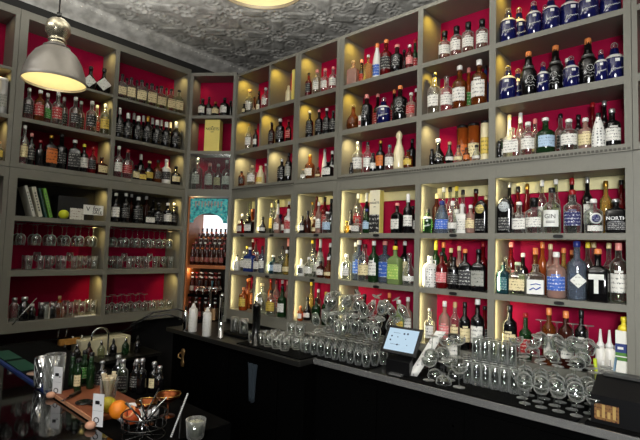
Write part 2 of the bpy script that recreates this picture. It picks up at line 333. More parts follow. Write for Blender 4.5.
# ------------------------------------------------------------------ cubby lights: small LED heads behind the top left of each cubby
def light(kind, loc, e, col, size=.02, rot=None, spot=None, name='lamp_light', parent=None, blend=.6, sy=None):
    l = D.lights.new(name, kind); l.energy = e; l.color = col
    if kind == 'AREA':
        l.size = size
        if sy: l.shape = 'RECTANGLE'; l.size_y = sy
    else: l.shadow_soft_size = size
    if kind == 'SPOT': l.spot_size = spot; l.spot_blend = blend
    o = D.objects.new(name, l); C.objects.link(o); o.location = loc
    if rot: o.rotation_euler = rot
    if parent: o.parent = parent
    return o
WARM = (1, .66, .08); WARM2 = (1, .86, .45)
led_m = emis('led_glow', (255, 236, 170), 6)
led_n = 0
def cubby(wall, ua, ub, z0, z1, side, e, col, low=False):
    """side: -1 the light sits at the low-u end, +1 at the high-u end"""
    u = ua+.022 if side < 0 else ub-.022
    loc = {id(RW): lambda u, y, z: Vector((u, 3+y, z)), id(LW): lambda u, y, z: Vector((-4.39-y, u, z)), id(KW): lambda u, y, z: A_+_t*u+_n*y+Vector((0, 0, z))}[id(wall)]
    w = ub-ua
    rz_ = wall['rz']; back = math.atan2
    if low: # vertical strip behind the post, shining into the cubby
        light('AREA', loc(u, .014, Z((z0+z1)/2)), e*min(1, .35+w*.9), col, .012, rot=(PI/2, 0, rz_), name='led_light', sy=(z1-z0)*.9)
    else:   # small head under the top rail, turned to wash the cubby's side
        du = min(.075, w*.4); src = loc(u-side*du, .05, Z(z1)-.014); tg = loc(u+side*.02, .13, Z(z1)-.20)
        light('SPOT', src, e, col, .008, rot=(tg-src).to_track_quat('-Z', 'Y').to_euler(), spot=math.radians(125), blend=1.0, name='led_light')
CELLS = {}
def cell(key, wall, ua, ub, z0, z1): CELLS[key] = (wall, ua, ub, z0, z1)
rowsR = [(1.425, 1.849), (1.029, 1.389), (.640, .983), (.139, .503), (-.256, .100), (-.660, -.296)]
thinu = [-3.42, -3.535, -3.40, -3.56, -3.385, -3.54]
for i, (a, b) in enumerate(rowsR):
    cell('A%d' % (i+1), RW, P0[1], thinu[i]-.013, a, b); cell('a%d' % (i+1), RW, thinu[i]+.013, P1a[0], a, b)
    cell('B%d' % (i+1), RW, P1b[1], P2a[0], a, b); cell('C%d' % (i+1), RW, P2b[1], P3[0], a, b)
    cell('D%d' % (i+1), RW, P3[1], P4[0], a, b); cell('E%d' % (i+1), RW, P4[1], P5[0], a, b)
    for k in 'AaBCDE':
        w = CELLS['%s%d' % (k, i+1)]
        if i < 3: cubby(RW, w[1], w[2], w[3], w[4], -1, 3.6*(1.2 if i == 2 else 1), WARM if i < 2 else (1, .80, .38))
        else: cubby(RW, w[1], w[2], w[3], w[4], -1, 1.0, WARM2, low=True)
rowsL = [(1.425, 1.878), (1.029, 1.402), (.640, .996), (.199, .515), (-.256, .158), (-.684, -.305)]
for i, (a, b) in enumerate(rowsL):
    cell('L%d' % (i+1), LW, L0[1], L1[0], a, b); cell('M%d' % (i+1), LW, L1[1], L2[0], a, b)
    for k in 'LM':
        w = CELLS['%s%d' % (k, i+1)]; cubby(LW, w[1], w[2], w[3], w[4], +1, 2.1, (1, .76, .28))
cell('F2', LW, LF[1], 1.03, 1.029, 1.402); cell('F3', LW, LF[1], 1.03, .64, .996)
for k in ('F2', 'F3'):
    w = CELLS[k]; cubby(LW, w[1], w[2], w[3], w[4], +1, 2.1, (1, .76, .28))
cubby(LW, LF[1], 1.03, 1.425, 1.878, +1, .3, (1, .8, .45))
cell('K1', KW, .034, LK-.034, 1.425, 1.868); cell('K2', KW, .034, LK-.034, 1.03, 1.39); cell('K3', KW, .034, LK-.034, .610, .998)
for k in ('K1', 'K2', 'K3'):
    w = CELLS[k]; cubby(KW, w[1], w[2], w[3], w[4], -1, .9, (1, .8, .45))
# ------------------------------------------------------------------ bottles
SPEC = {
'A1': "244,4,104,R,k,e,k 249.5,9,90,R,c,w,n 254,5,97,R,a,w,k,k 258.5,4.5,91,R,k,w,k,k 265.5,8,88,R,c,w,w",
'a1': "288.5,6,86,J,e,-,e 293.6,4,70,X,y,-,-",
'B1': "308.5,6.5,73,R,r,k,k 317,8.5,70,R,c,w,p 325,8.5,69,R,c,w,p 333,8,67,R,c,w,p",
'C1': "353,10,61,Q,p,-,n 361.5,5,60,R,k,r,p,k 368.5,8,55,Q,y,-,w 376.5,9.5,44,T,w,b,o 386,11,40,R,r,k,o 397,12,45,R,k,~,p 404,6,50,R,k,-,k,k 409.5,7,45,R,r,p,w 415,6,40,R,g,r,r,k",
'D1': "444.5,11,32,R,v,w,K 456.5,11,27,R,v,w,K 468,11,23,R,v,w,K 482,11,20,R,v,w,K",
'E1': "503.5,15,10,S,n,~,c 518.5,14,8,S,n,~,c 535,14,1,S,n,~,c 551.5,15,-4,S,n,~,c 569,18,-9,S,n,~,c 589,17,-12,S,n,~,c 609,18,-17,S,n,~,c 545,11,5,S,n,~,c,k 578.5,11,-2,S,n,~,c,k",
'A2': "248.7,7,124,R,c,w,g 255.5,5,129,R,k,w,k",
'a2': "271.5,6,123,R,d,k,k 280,9,119,R,k,k,w 288.5,6,120,R,d,r,r",
'B2': "309.5,7.5,111,R,k,k,w 319,8,110,R,k,k,p 326.5,7.5,108.5,R,k,k,w 333,7,111,R,k,k,k",
'C2': "353,12,105,B,a,-,c 360.3,2.6,121,C,w,r,w 366,11,95,R,k,~,p 377.5,8,94,R,k,r,p,k 383.5,13,98,S,n,~,c 394,7,90,R,k,r,o,k 400,14,86,R,k,~,o 411,9,93,R,p,r,w 416,5,89,R,r,-,w,k",
'D2': "434.5,12,73,R,c,w,k 446,12,76.5,R,c,w,c 459.5,13,66,R,a,w,w 468.5,7,68,R,o,g,p,k 479,14,60,R,a,w,w 485.5,6,66,R,b,-,k,k",
'E2': "503.5,15,67,S,n,~,c 517.5,13,69,S,n,~,c 529,15,52,H,k,~,o 544.5,11,62,S,n,~,c 555,16,46,H,k,~,o 572,14,56,S,n,~,c 587,17,39,H,k,~,o 601.5,11,50,S,n,~,c 614,17,43,S,n,~,c 566,7,59,R,c,w,w,k",
'A3': "241.5,6,171,R,a,k,k 252,9.5,165.5,R,c,w,e 260.5,9,166,T,e,y,e 265.5,4,164,R,p,r,w,k",
'a3': "281.5,8,159,R,k,k,s 288.5,7,153,R,k,s,k",
'B3': "303,5,170,R,c,w,n 309.5,10,155,R,a,w,g 318,6,168,B,a,e,k 324.5,6,149,T,w,-,s,k 328,10,162,Q,k,w,k 332,5,151,R,k,w,w,k",
'C3': "351.5,4,165,R,k,-,k 357.5,10.5,142,R,c,w,s 367.5,8,142,R,c,w,k 373,6,153,R,k,w,k 380.5,8.5,141,R,k,o,g 389.5,8.5,145,R,c,w,t 399,10,131,V,e,-,- 408,8.5,150,R,a,y,k 412,7,139,R,k,-,k,k",
'D3': "432,5,149,R,k,-,k 438,15,139,B,k,~,w 449.5,8,142,B,k,w,n 458.5,9.5,145,B,c,e,d 466.5,6,151,R,a,o,k 462.5,10,126,C,o,o,K,k 473.5,11,124,C,o,e,K,k 476.5,11,145,B,c,w,k 485,8,121,C,e,y,K,m",
'E3': "497.5,4,141,R,k,-,k 501.5,5,139,R,g,w,k 511.5,15,128,Q,c,w,c 508.5,6,115,T,w,-,e,k 520.5,8,113,W,c,-,w,k 528.5,13,122,R,c,w,w 535,6,119,R,c,e,p,k 545,16,118,R,g,l,w 560.5,9,114,R,v,k,k,k 570.5,17,119,R,v,w,w 578.5,7,115,R,k,-,k,k 586,14,118,R,p,e,w 590.5,6,103,R,r,-,r,k 599,12,113,T,w,~,k 604.5,7,101,R,k,-,s,k 611.5,14,109,R,k,w,s",
'A4': "234.5,7,219,Q,r,w,k 239.5,7,214,R,c,w,w 243.5,5,202,R,v,-,c,k 249.3,8,216,Q,k,w,k 250.5,6,206,B,k,-,k,k 237,6,210,R,o,r,o,k",
'a4': "259,8,217,B,k,w,k 267.5,12,215,Q,n,w,k 261.5,5,204,R,v,y,e,k 268,5,201,R,v,-,c,k 274.8,6,200,T,w,-,k,k 277.3,7,212,R,p,w,w 282.3,8,214,R,r,w,r 288.3,8,209,R,w,r,w 282,7,202,R,r,w,w,k 288,5,206,R,p,w,w,k",
'B4': "300.5,7,216,W,k,w,k 307.5,7,211,W,d,-,k 314.5,12,217,B,a,e,w 327.3,10,212,R,c,l,w 310.5,5,202,R,v,e,g,k 315.5,6,191,R,r,-,d,k 318.5,6,202,R,p,w,w,m 324.5,7,197,R,r,r,k,k 331,6,199,R,k,-,k,k",
'C4': "346,5,221,R,y,-,y 349.5,8,210,B,k,w,k 357,9,219,Q,c,w,s 358,8,191,R,c,r,w,k 366.5,7,190,W,k,-,w,k 366.5,7,209,R,g,l,b 376.4,12.5,190.6,X,e,N,- 397,10,203,Q,k,w,p 408,9,194,W,k,w,w 412.5,7,206,R,k,w,k,k",
'D4': "426,9,209,S,g,w,k 431.5,8,194,R,d,-,e,k 437.8,6,186,R,c,w,w,k 442.5,15,201,T,l,b,l 448.8,7,187,R,c,r,k,k 453,9,201,B,c,w,w 455.7,6,186,R,v,w,y,k 460.7,12,204,Q,w,w,w 461.5,6,190,R,c,k,k,k 470.5,9,205,R,p,e,w 475.8,11,189,R,r,r,k,k 481,12,200,K,k,g,- 486,5,196,R,a,k,e,k",
'E4': "503,14,197,K,k,s,- 506,7,181,R,k,w,s,k 512,8,187,R,r,-,k,k 518,14,202,Q,c,w,w 526,8,184,T,r,r,g,k 534.5,15,198,R,c,w,K 542,8,177,R,c,w,w,k 551.5,15,188,R,v,G,k 556,7,178,R,v,w,w,k 572.5,15,190,R,c,n,r 572,8,178,R,k,r,r,k 587.5,9,176,R,k,w,s,k 593.5,15,199,R,c,O,w 606,10,181,R,y,-,g,k 616,17,199,Q,k,F,s 621.5,8,180,R,r,k,k,k",
'A5': "236,7,255,R,w,w,k 241,7,251,R,c,w,w 249.7,10,247,Q,b,w,w 243,5,246,R,v,-,y,k 249.5,6,239,R,r,w,w,k 255.5,6,241,R,c,r,r,k 257.5,8,252,R,c,w,s 262,7,246,R,l,w,k",
'a5': "271.5,9,255,R,t,l,w 276.5,6,246,R,c,-,k,k 279.5,10,256,Q,v,w,k 284,6,239,W,k,k,p,k 286.5,8,250,B,y,e,w",
'B5': "299,8,259,R,w,k,w 303,7,250,R,c,w,k,k 308.5,10,257,R,c,w,w 308,6,240,R,v,-,y,k 314.5,6,238,W,w,-,w,k 312,7,248,R,c,w,k,m 320,8,248,R,c,w,k,m 320.5,11,261,R,d,w,k 328.5,9,257,B,a,e,w 330,6,243,R,k,-,w,k",
'C5': "346,9,254,R,c,w,w 350,6,242,R,v,-,w,k 355,12,240,R,l,b,w 365.5,12,244,R,c,e,d 374.5,10,241,R,g,w,w 384,14,241,Q,l,b,p 395,13,246,Q,m,m,y 394,6,238,R,k,-,k,k 404.5,9,241,R,k,e,w,k 409,12,253,B,c,w,c",
'D5': "429,13,256,J,w,~,w 431.5,8,240,W,g,w,y,k 437.5,8,242,R,g,r,o,k 441,11,252,R,r,p,k 447.5,8,248,R,d,e,e,k 453,8,246,R,p,e,e,k 454,11,257,R,k,k,k 464.5,12,249,Q,k,k,o 478.5,13,249,Q,k,s,k 483,8,242,R,r,-,r,k",
'E5': "502,11,262,Q,t,t,k 506,9,257,R,v,w,c,m 511,8,242,R,r,p,p,k 518,15,262,Q,v,e,v 523,9,253,R,k,w,w,k 534,16,264,Q,c,L,c 538,12,248,B,a,w,o,m 541,7,242,R,o,-,o,k 550.5,8,244,R,p,-,e,k 558,17,252,R,p,b,w 564,7,248,R,y,w,o,k 577.5,17,241,R,l,D,b 572,7,250,R,a,w,o,k 588,8,241,R,v,w,y,k 594,9,241,R,c,-,e,k 602,19,249,Q,k,T,o 609,9,243,R,c,w,e,k 621.5,15,243,R,v,w,p",
'A6': "243.5,9,287,R,o,y,o 238.5,6,277,R,o,-,o,k 243.8,6,278,R,r,-,o,k 249,6,279,R,d,o,r,k",
'a6': "262,10,283,Q,c,w,e 271,10,290,R,c,y,k 270,6,279,R,o,-,r,k 276,7,280,R,p,r,r,k 282,9,286,R,g,w,k 282,6,280,R,r,w,w,k 287,6,281,R,p,-,p,k",
'B6': "300.5,6,306,R,o,w,o 307,10,297,B,k,w,k 316,9,298,R,g,-,k 311,6,282,R,y,-,y,k 318,6,289,R,v,w,w,k 326,8,292,R,g,w,y 331.5,8,294,R,b,w,w",
'C6': "347,8,299,R,c,w,w 355.5,9,290,R,c,k,k 364.5,9,294,R,d,k,k 373,12,300,B,c,w,w 383,10,300,Q,k,-,k 389,7,293,R,o,r,o,k 399,11,300,Q,m,y,w 407,9,297,R,p,w,w",
'D6': "429.5,9,308,R,c,w,s 444.5,10,301,R,p,p,w 455,8,302,R,c,e,n 464.5,10,302,R,k,e,k 477.5,12,299,R,k,w,w 484.5,7,306,R,r,k,k,k",
'E6': "509.5,13,305,R,k,e,k 525.5,11,313,R,g,r,r 549,12,308,R,a,w,o 566,13,311,R,d,w,o 581.5,11,310,R,k,w,k",
'F2': "4,9,79,C,s,s,w",
'F3': "2.5,8,142,R,v,y,n",
'L1': "92.5,12,67,B,k,D,k 106,13,69,B,k,D,k",
'L2': "28.5,8,88,R,v,k,w 40,9,90,R,a,r,w 47,8,93,R,v,g,w 57.5,9,92,R,v,r,w 63.5,7,97,R,v,k,w,k 75,9,97,R,v,k,w 80.5,7,101,R,v,k,w,k 91.5,9,101,R,v,k,w 96.5,7,105,R,v,r,w,k 105.5,8,104,R,v,y,w",
'L3': "24,7,125,R,c,e,w 31,7,133,R,k,k,p 40,7,140,R,k,-,r 52,11,135.5,Q,k,o,g 62,11,134,R,k,k,k 75,11,140,Q,k,k,w 84,8,144,R,k,w,y 92.5,7,147,R,r,k,r 101,10,157,Q,d,e,k",
'L4': "",
'M1': "122,8,74,Q,v,e,k 131,8,77.5,Q,v,e,k 141.5,9,80,Q,v,e,k 151.5,9,83.5,Q,v,e,k 161,9,86,Q,v,e,k 171,8,89,Q,v,e,k 178.5,8,90,Q,v,e,k 126.5,5,78,Q,v,e,k,k 136.5,5,80,Q,v,e,k,k 146.5,5,83,Q,v,e,k,k 156.5,5,86,Q,v,e,k,k 166,5,88,Q,v,e,k,k",
'M2': "119.5,8,108,W,k,k,w 127.5,9,113,W,k,k,w 138,9,116,W,k,k,w 147.5,9,116,W,k,k,g 157,9,120,W,k,k,w 166,9,122,W,k,k,w 176,9,122,W,k,k,w 133.5,6,113,W,k,k,w,k 143,6,115.5,W,k,k,w,k 152,6,118,W,k,k,w,k 161,6,120,W,k,k,w,k 170,6,122,W,k,k,w,k",
'M3': "119,8,146,R,c,w,w 128.5,10,150,R,c,r,r 136,7,165,Q,k,e,k 140.5,7,154,W,k,-,w,k 143,7,169,Q,d,y,k 149,8,161,R,k,y,e 157.5,8,160,R,a,k,k 165.5,9,159,R,w,k,w 175,9,166,R,k,e,k",
'M4': "115.5,8,193,R,k,w,w 125.5,8,193,R,k,k,w 131,6,194,R,d,-,w,k 138,9,197,R,k,k,w 146,7,196,R,d,-,w,k 149.5,9,211,Q,k,w,k 153,6,199,R,k,-,k,k 160.5,9,203,R,k,k,c 169,8,203,R,k,w,w 175,7,203,R,k,k,w",
'K1': "202.5,8,99,R,k,w,k 208.7,6,97,R,k,w,k 215.5,7,102,R,k,e,g 224.5,9,98,R,k,w,k 230.5,5,101,R,k,-,k",
'K2': "213.5,16,121,X,y,N,-",
'K3': "197,9,158,R,c,w,s 209.5,9,163,R,c,w,p 218,8,164,R,c,e,w 226.5,8,160,R,c,w,w",
}
ROWN = ['top', 'second', 'third', 'fourth', 'fifth', 'lowest']
BAYN = dict(A="right wall's corner cubby", a="right wall's second cubby", B="right wall's narrow bay", C='bay above the tablet', D='fourth right-wall bay', E='far-right bay',
            F="bay cut by left edge", L="left wall's first bay", M="left wall's second bay", K='diagonal corner cabinet')
ORD = ['leftmost', 'second', 'third', 'fourth', 'fifth', 'sixth', 'seventh', 'eighth', 'ninth', 'tenth', 'eleventh', 'twelfth', 'thirteenth', 'fourteenth', 'fifteenth', 'sixteenth', 'seventeenth', 'eighteenth', 'nineteenth']
STN = dict(R=('spirit_bottle', 'bottle'), W=('wine_bottle', 'slim bottle'), Q=('square_bottle', 'square bottle'), B=('decanter_bottle', 'bulbous bottle'), S=('squat_bottle', 'squat bottle'), T=('tapered_bottle', 'tapering bottle'),
           C=('canister', 'canister'), K=('flask_bottle', 'arched flask'), X=('carton', 'tall carton'), J=('stoneware_bottle', 'stoneware bottle'), H=('stout_bottle', 'stout bottle'), V=('sculpted_bottle', 'sculpted bottle'))
def rings_for(st, r, h, v):
    """(rings, cap rings, label zone) ; v varies proportions"""
    nk = max(.0115, min(.017, .33*r)); q = 1
    if st == 'R':
        s = .54+.08*v
        rings = [(0, r*.9, r*.9, 2), (.012, r, r, 2), (s*h, r, r, 2), ((s+.05)*h, r*.93, r*.93, 2), ((s+.10)*h, r*.62, r*.62, 2), ((s+.14)*h, nk*1.1, nk*1.1, 2), (.93*h, nk, nk, 2)]; cz = .91-.04*v; lz = (.14, s-.06)
    elif st == 'W':
        rings = [(0, r*.9, r*.9, 2), (.012, r, r, 2), (.56*h, r, r, 2), (.63*h, r*.85, r*.85, 2), (.70*h, nk*1.25, nk*1.25, 2), (.95*h, nk, nk, 2)]; cz = .78; lz = (.15, .45)
    elif st == 'Q':
        b = r*.72; s = .56+.08*v
        rings = [(0, r*.94, b*.94, 7), (.008, r, b, 7), (s*h, r, b, 7), ((s+.05)*h, r*.86, b*.86, 5), ((s+.10)*h, nk*1.5, nk*1.5, 2.4), ((s+.12)*h, nk, nk, 2), (.93*h, nk, nk, 2)]; cz = .90; lz = (.10, s-.05)
    elif st == 'B':
        rings = [(0, r*.7, r*.7, 2), (.01, r*.85, r*.85, 2), (.18*h, r, r, 2), (.36*h, r*.98, r*.98, 2), (.50*h, r*.74, r*.74, 2), (.60*h, nk*1.5, nk*1.5, 2), (.68*h, nk, nk, 2), (.9*h, nk, nk, 2)]; cz = .86; lz = (.12, .36)
    elif st == 'S':
        rings = [(0, r*.86, r*.86, 2), (.03*h, r*.97, r*.97, 2), (.3*h, r, r, 2), (.56*h, r*.99, r*.99, 2), (.60*h, r*.93, r*.93, 2), (.66*h, r*.72, r*.72, 2), (.71*h, nk*1.6, nk*1.6, 2), (.84*h, nk*1.3, nk*1.3, 2)]; cz = .80; lz = (.1, .5)
    elif st == 'H':
        rings = [(0, r*.8, r*.8, 2), (.04*h, r*.93, r*.93, 2), (.42*h, r, r, 2), (.53*h, r*.96, r*.96, 2), (.60*h, r*.72, r*.72, 2), (.63*h, r*.6, r*.6, 2), (.68*h, nk*1.8, nk*1.8, 2), (.75*h, nk*1.3, nk*1.3, 2), (.96*h, nk*1.1, nk*1.1, 2)]; cz = .72; lz = (.15, .48)
    elif st == 'T':
        rings = [(0, r*.92, r*.92, 2), (.01, r, r, 2), (.3*h, r*.98, r*.98, 2), (.55*h, r*.8, r*.8, 2), (.75*h, r*.5, r*.5, 2), (.85*h, nk, nk, 2), (.95*h, nk, nk, 2)]; cz = .88; lz = (.10, .42)
    elif st == 'C':
        rings = [(0, r, r, 2), (.004, r, r, 2), (.93*h, r, r, 2), (.935*h, r*.95, r*.95, 2)]; cz = .93; lz = (.15, .6)
    elif st == 'J':
        rings = [(0, r*.95, r*.95, 2), (.01, r, r, 2), (.62*h, r, r, 2), (.72*h, r*.8, r*.8, 2), (.78*h, nk*1.3, nk*1.3, 2), (.92*h, nk*1.2, nk*1.2, 2)]; cz = .90; lz = (.12, .55)
    elif st == 'V':
        rings = [(0, r*.9, r*.9, 2), (.02, r, r, 2.4), (.25*h, r*.9, r*.95, 2.4), (.42*h, r, r, 2.4), (.55*h, r*.8, r*.85, 2.2), (.66*h, r*.5, r*.5, 2), (.78*h, r*.42, r*.42, 2), (.84*h, r*.6, r*.55, 2), (.92*h, r*.55, r*.5, 2), (h, r*.15, r*.15, 2)]; cz = None; lz = None
    elif st == 'K':
        b = r*.5
        rings = [(0, r*.95, b, 4), (.006, r, b, 4), (.60*h, r, b, 4), (.76*h, r*.99, b, 4), (.86*h, r*.85, b*.95, 3.5), (.94*h, r*.55, b*.8, 3), (h, r*.15, b*.4, 2)]; cz = None; lz = None
    elif st == 'X':
        rings = [(0, r, r*.9, 20), (h, r, r*.9, 20)]; cz = None; lz = (.05, .95)
    return rings, nk, cz, lz
def ring_at(rings, z):
    for a, b in zip(rings, rings[1:]):
        if a[0] <= z <= b[0]:
            k = (z-a[0])/max(1e-6, b[0]-a[0]); return tuple(a[i]+(b[i]-a[i])*k for i in (1, 2, 3))
    return rings[-1][1:]
def patch(bm, rings, z0, z1, half, off=.0012, nz=4, na=8):
    g = []
    for j in range(nz+1):
        z = z0+(z1-z0)*j/nz; a, b, n = ring_at(rings, z); row = []
        for i in range(na+1):
            t = -PI/2-half+2*half*i/na; c, s = math.cos(t), math.sin(t)
            row.append(bm.verts.new(((a+off)*math.copysign(abs(c)**(2/n), c), (b+off)*math.copysign(abs(s)**(2/n), s), z)))
        g.append(row)
    for j in range(nz):
        for i in range(na): bm.faces.new((g[j][i], g[j][i+1], g[j+1][i+1], g[j+1][i]))
SCRIPT = [[(-.8, -.55), (-.62, -.15), (-.5, .28), (-.62, .12), (-.58, -.2), (-.3, .1)], [(-.3, -.15), (-.12, .22), (-.1, -.05), (.05, .2), (.1, .0), (.25, .28), (.3, .08), (.45, .34), (.5, .12), (.7, .42), (.85, .38)], [(-.55, .05), (-.2, .2)]]
SKULL = [[(.35*math.cos(t*PI/6), .3+.3*math.sin(t*PI/6)) for t in range(13)], [(-.15, .35), (-.1, .2)], [(.12, .35), (.17, .2)], [(-.5, -.3), (-.2, -.1), (0, -.35), (.25, -.1), (.5, -.32)], [(-.6, -.6), (-.3, -.45), (0, -.65), (.3, -.45), (.6, -.6)], [(-.7, .0), (-.45, .15)], [(.7, .05), (.45, .2)]]
def script(bm, rings, h, r, z0, z1, strokes, w=.0022):
    zc = (z0+z1)/2*h; hz = (z1-z0)/2*h
    for st in strokes:
        pts = []
        for (x, y) in st:
            a, b, n = ring_at(rings, zc+y*hz); t = -PI/2+x*.95
            pts.append((a*1.02*math.cos(t), b*1.02*math.sin(t), zc+y*hz))
        for k in range(2): # smooth
            q = [pts[0]]
            for p0, p1 in zip(pts, pts[1:]): q += [tuple(p0[i]*.75+p1[i]*.25 for i in range(3)), tuple(p0[i]*.25+p1[i]*.75 for i in range(3))]
            pts = q+[pts[-1]]
        tube(bm, pts, w, 4)
ink_w = mat('white_lettering', (225, 225, 220), .4); ink_k = mat('black_lettering', (20, 20, 22), .5); ink_b = mat('blue_lettering', (45, 80, 165), .5)
def _dots():
    m, nt, out = _new('dotted_white_glaze'); N = nt.nodes.new; L = nt.links.new
    b = N('ShaderNodeBsdfPrincipled'); b.inputs['Roughness'].default_value = .3; L(b.outputs[0], out.inputs[0])
    tc = N('ShaderNodeTexCoord'); v = N('ShaderNodeTexVoronoi'); v.inputs['Scale'].default_value = 55; v.inputs['Randomness'].default_value = .35; L(tc.outputs['Object'], v.inputs['Vector'])
    c = N('ShaderNodeValToRGB'); e = c.color_ramp.elements; e[0].position = .22; e[0].color = lin((60, 62, 66)); e[1].position = .30; e[1].color = lin((228, 226, 218)); L(v.outputs['Distance'], c.inputs[0]); L(c.outputs[0], b.inputs['Base Color']); return m
dotted = _dots()
def build_bottle(st, gk, lk, ck_, r, h, label, group, rz):
    nm, _ = STN[st]; v = random.random(); rings, nk, cz, lz = rings_for(st, r, h, v)
    t = thing(nm, label, 'carton' if st == 'X' else 'canister' if st == 'C' else 'bottle', (0, 0, 0), rz, group)
    seg = 16 if r > .03 else 12
    bm = bmesh.new(); loft(bm, rings, seg if st != 'X' else 4)
    if st == 'X':
        bm.free(); bm = bx(-r*.88, r*.88, -r*.5, r*.5, 0, h, bev=.002); body = obj('carton_body', bm, mat('yellow_card' if gk == 'y' else 'cream_card', (232, 212, 110) if gk == 'y' else (228, 220, 190), .5), t, False)
        if lk == 'N':
            text('lettering', 'NOLETS', r*.42, ink_k, t, (0, -r*.5-.0006, h*.70)); text('lettering', 'GIN', r*.2, ink_k, t, (0, -r*.5-.0006, h*.61))
            bm = bmesh.new(); prism(bm, [(-r*.14, h*.76), (r*.12, h*.76), (r*.02, h*.80), (-r*.02, h*.785)], 'y', -r*.5-.001, -r*.5+.001); obj('emblem', bm, ink_k, t, False)
            if gk == 'e':
                o = obj('window_panel', bx(-r*.88+.002, r*.88-.002, -r*.5-.002, -r*.5+.001, .004, h*.43), lab_mat('k'), t, False); o['label'] = 'black lower front panel'
                obj('side_flap', bx(r*.88-.001, r*.88+.002, -r*.48, r*.48, .003, h-.003), mat('yellow_card', (222, 200, 60), .5), t, False)
        return t
    obj('body', bm, bottle_mat(gk), t)
    if cz:
        bm = bmesh.new(); K = ck_
        if ck_ == 'K': cz2 = .70 if st == 'R' else .90; K = 'k'
        else: cz2 = cz
        if st == 'C': lathe(bm, [(r*1.01, .93*h), (r*1.01, h)], seg)
        elif ck_ == 'c' and st in 'SBRQ':
            cr2 = nk*(1.1 if st == 'S' else 1.25); c0 = .84*h if st == 'S' else .9*h; lathe(bm, [(nk*.8, c0), (cr2*.7, c0+.1*(h-c0)), (cr2, c0+.4*(h-c0)), (cr2*.95, c0+.75*(h-c0)), (cr2*.4, h)], 12)
        elif ck_ == 'K' and st == 'R': lathe(bm, [(nk*1.35, cz2*h+.02), (nk*1.45, .75*h), (nk*1.3, .86*h), (nk*1.5, .88*h), (nk*1.5, h)], 12)
        else: lathe(bm, [(nk*1.12, cz2*h), (nk*1.2, cz2*h+.003), (nk*1.15, h-.004), (nk*.9, h)], 12)
        obj('cap' if ck_ != 'c' else 'stopper', bm, cap_mat(K) if ck_ != 'c' else stemglass, t)
    if st in 'SH' or (lk == '~' and st in 'RBTJ'):
        if st == 'S':
            bm = bmesh.new(); loft(bm, [(.588*h, r*.955+.001, r*.955+.001, 2), (.605*h, r*.935, r*.935, 2), (.665*h, r*.725, r*.725, 2), (.69*h, r*.55, r*.55, 2)], seg, False, False)
            o = obj('shoulder_band', bm, bottle_mat('w'), t); o['label'] = 'white glazed shoulder'
            bm = bmesh.new(); patch(bm, rings, .47*h, .545*h, .22, .0015, 2, 4); obj('crest', bm, ink_w, t)
            bm = bmesh.new(); script(bm, rings, h, r, .10, .46, SCRIPT, .0017)
        elif st == 'J' or st == 'T':
            bm = None; t.children[0].data.materials.clear(); t.children[0].data.materials.append(dotted)
            if st == 'J':
                bm = bmesh.new(); tube(bm, [(nk, 0, .86*h), (nk+.018, 0, .86*h), (nk+.022, 0, .78*h), (r*.7, 0, .70*h)], .004, 6); obj('handle', bm, bottle_mat('w'), t); bm = None
        else:
            bm = bmesh.new(); script(bm, rings, h, r, .12, .60 if st == 'R' else .5, SKULL, .0012)
        if bm: obj('script', bm, ink_w, t)
        if st == 'H':
            bm = bmesh.new(); loft(bm, [(.60*h, r*.74, r*.74, 2), (.63*h, r*.62, r*.62, 2), (.66*h, nk*2.1, nk*2.1, 2)], seg, False, False); obj('grey_collar', bm, mat('pewter', (110, 110, 108), .35, .7), t)
    elif st == 'K':
        bm = bmesh.new(); R_ = r*.72; zc = h*.72; b = r*.5
        bmesh.ops.create_cone(bm, segments=24, radius1=R_, radius2=R_, depth=.004, cap_ends=True, matrix=Matrix.Translation((0, -b-.001, zc)) @ Matrix.Rotation(PI/2, 4, 'X'))
        obj('medallion', bm, label_mat('medallion_'+('gold' if lk == 'g' else 'silver'), (205, 185, 110) if lk == 'g' else (190, 195, 195), (60, 60, 50), .7), t)
        bm = bmesh.new(); patch(bm, rings, .08*h, .42*h, .5, .0015); obj('label', bm, lab_mat('k' if lk == 'g' else 'k'), t)
    elif lk in 'wkyroebgslnmpt' and lk != '-' and lz:
        a, b = lz; dz = b-a; j = random.uniform(-.04, .04)
        z0, z1 = (a+.08*dz)*h, (b-(.02+.15*v)*dz+j)*h
        if st in 'W': z1 = z0+.28*h
        bm = bmesh.new(); patch(bm, rings, z0, z1, 1.0 if st != 'Q' else (.78 if rings[2][1] > 0 else 1))
        obj('label', bm, lab_mat(lk), t)
        if st in 'RQ' and r > .03 and v > .45:
            bm = bmesh.new(); patch(bm, rings, z1+.012*h, min(z1+.05*h, (lz[1]+.03)*h), .45, .0015, 2, 4); obj('neck_label', bm, lab_mat(lk), t)
    elif lk in 'GONFTLD':
        zf = lambda k: k*h; yb = -ring_at(rings, .35*h)[1]
        if lk == 'G':
            bm = bmesh.new(); patch(bm, rings, .14*h, .50*h, .95); obj('label', bm, mat('plain_white_label', (228, 228, 220), .5), t)
            text('lettering', 'GIN', r*.72, ink_k, t, (0, yb-.003, .36*h)); bm = bmesh.new()
            for z in (.22, .25): patch(bm, rings, z*h, (z+.012)*h, .5, .002, 1, 4)
            obj('small_print', bm, ink_k, t)
        elif lk == 'O':
            bm = bmesh.new(); bmesh.ops.create_cone(bm, segments=24, radius1=r*.66, radius2=r*.66, depth=.003, cap_ends=True, matrix=Matrix.Translation((0, yb-.002, .42*h)) @ Matrix.Rotation(PI/2, 4, 'X'))
            obj('round_badge', bm, ink_w, t); bm = bmesh.new(); bmesh.ops.create_cone(bm, segments=20, radius1=r*.48, radius2=r*.48, depth=.003, cap_ends=True, matrix=Matrix.Translation((0, yb-.0035, .42*h)) @ Matrix.Rotation(PI/2, 4, 'X'))
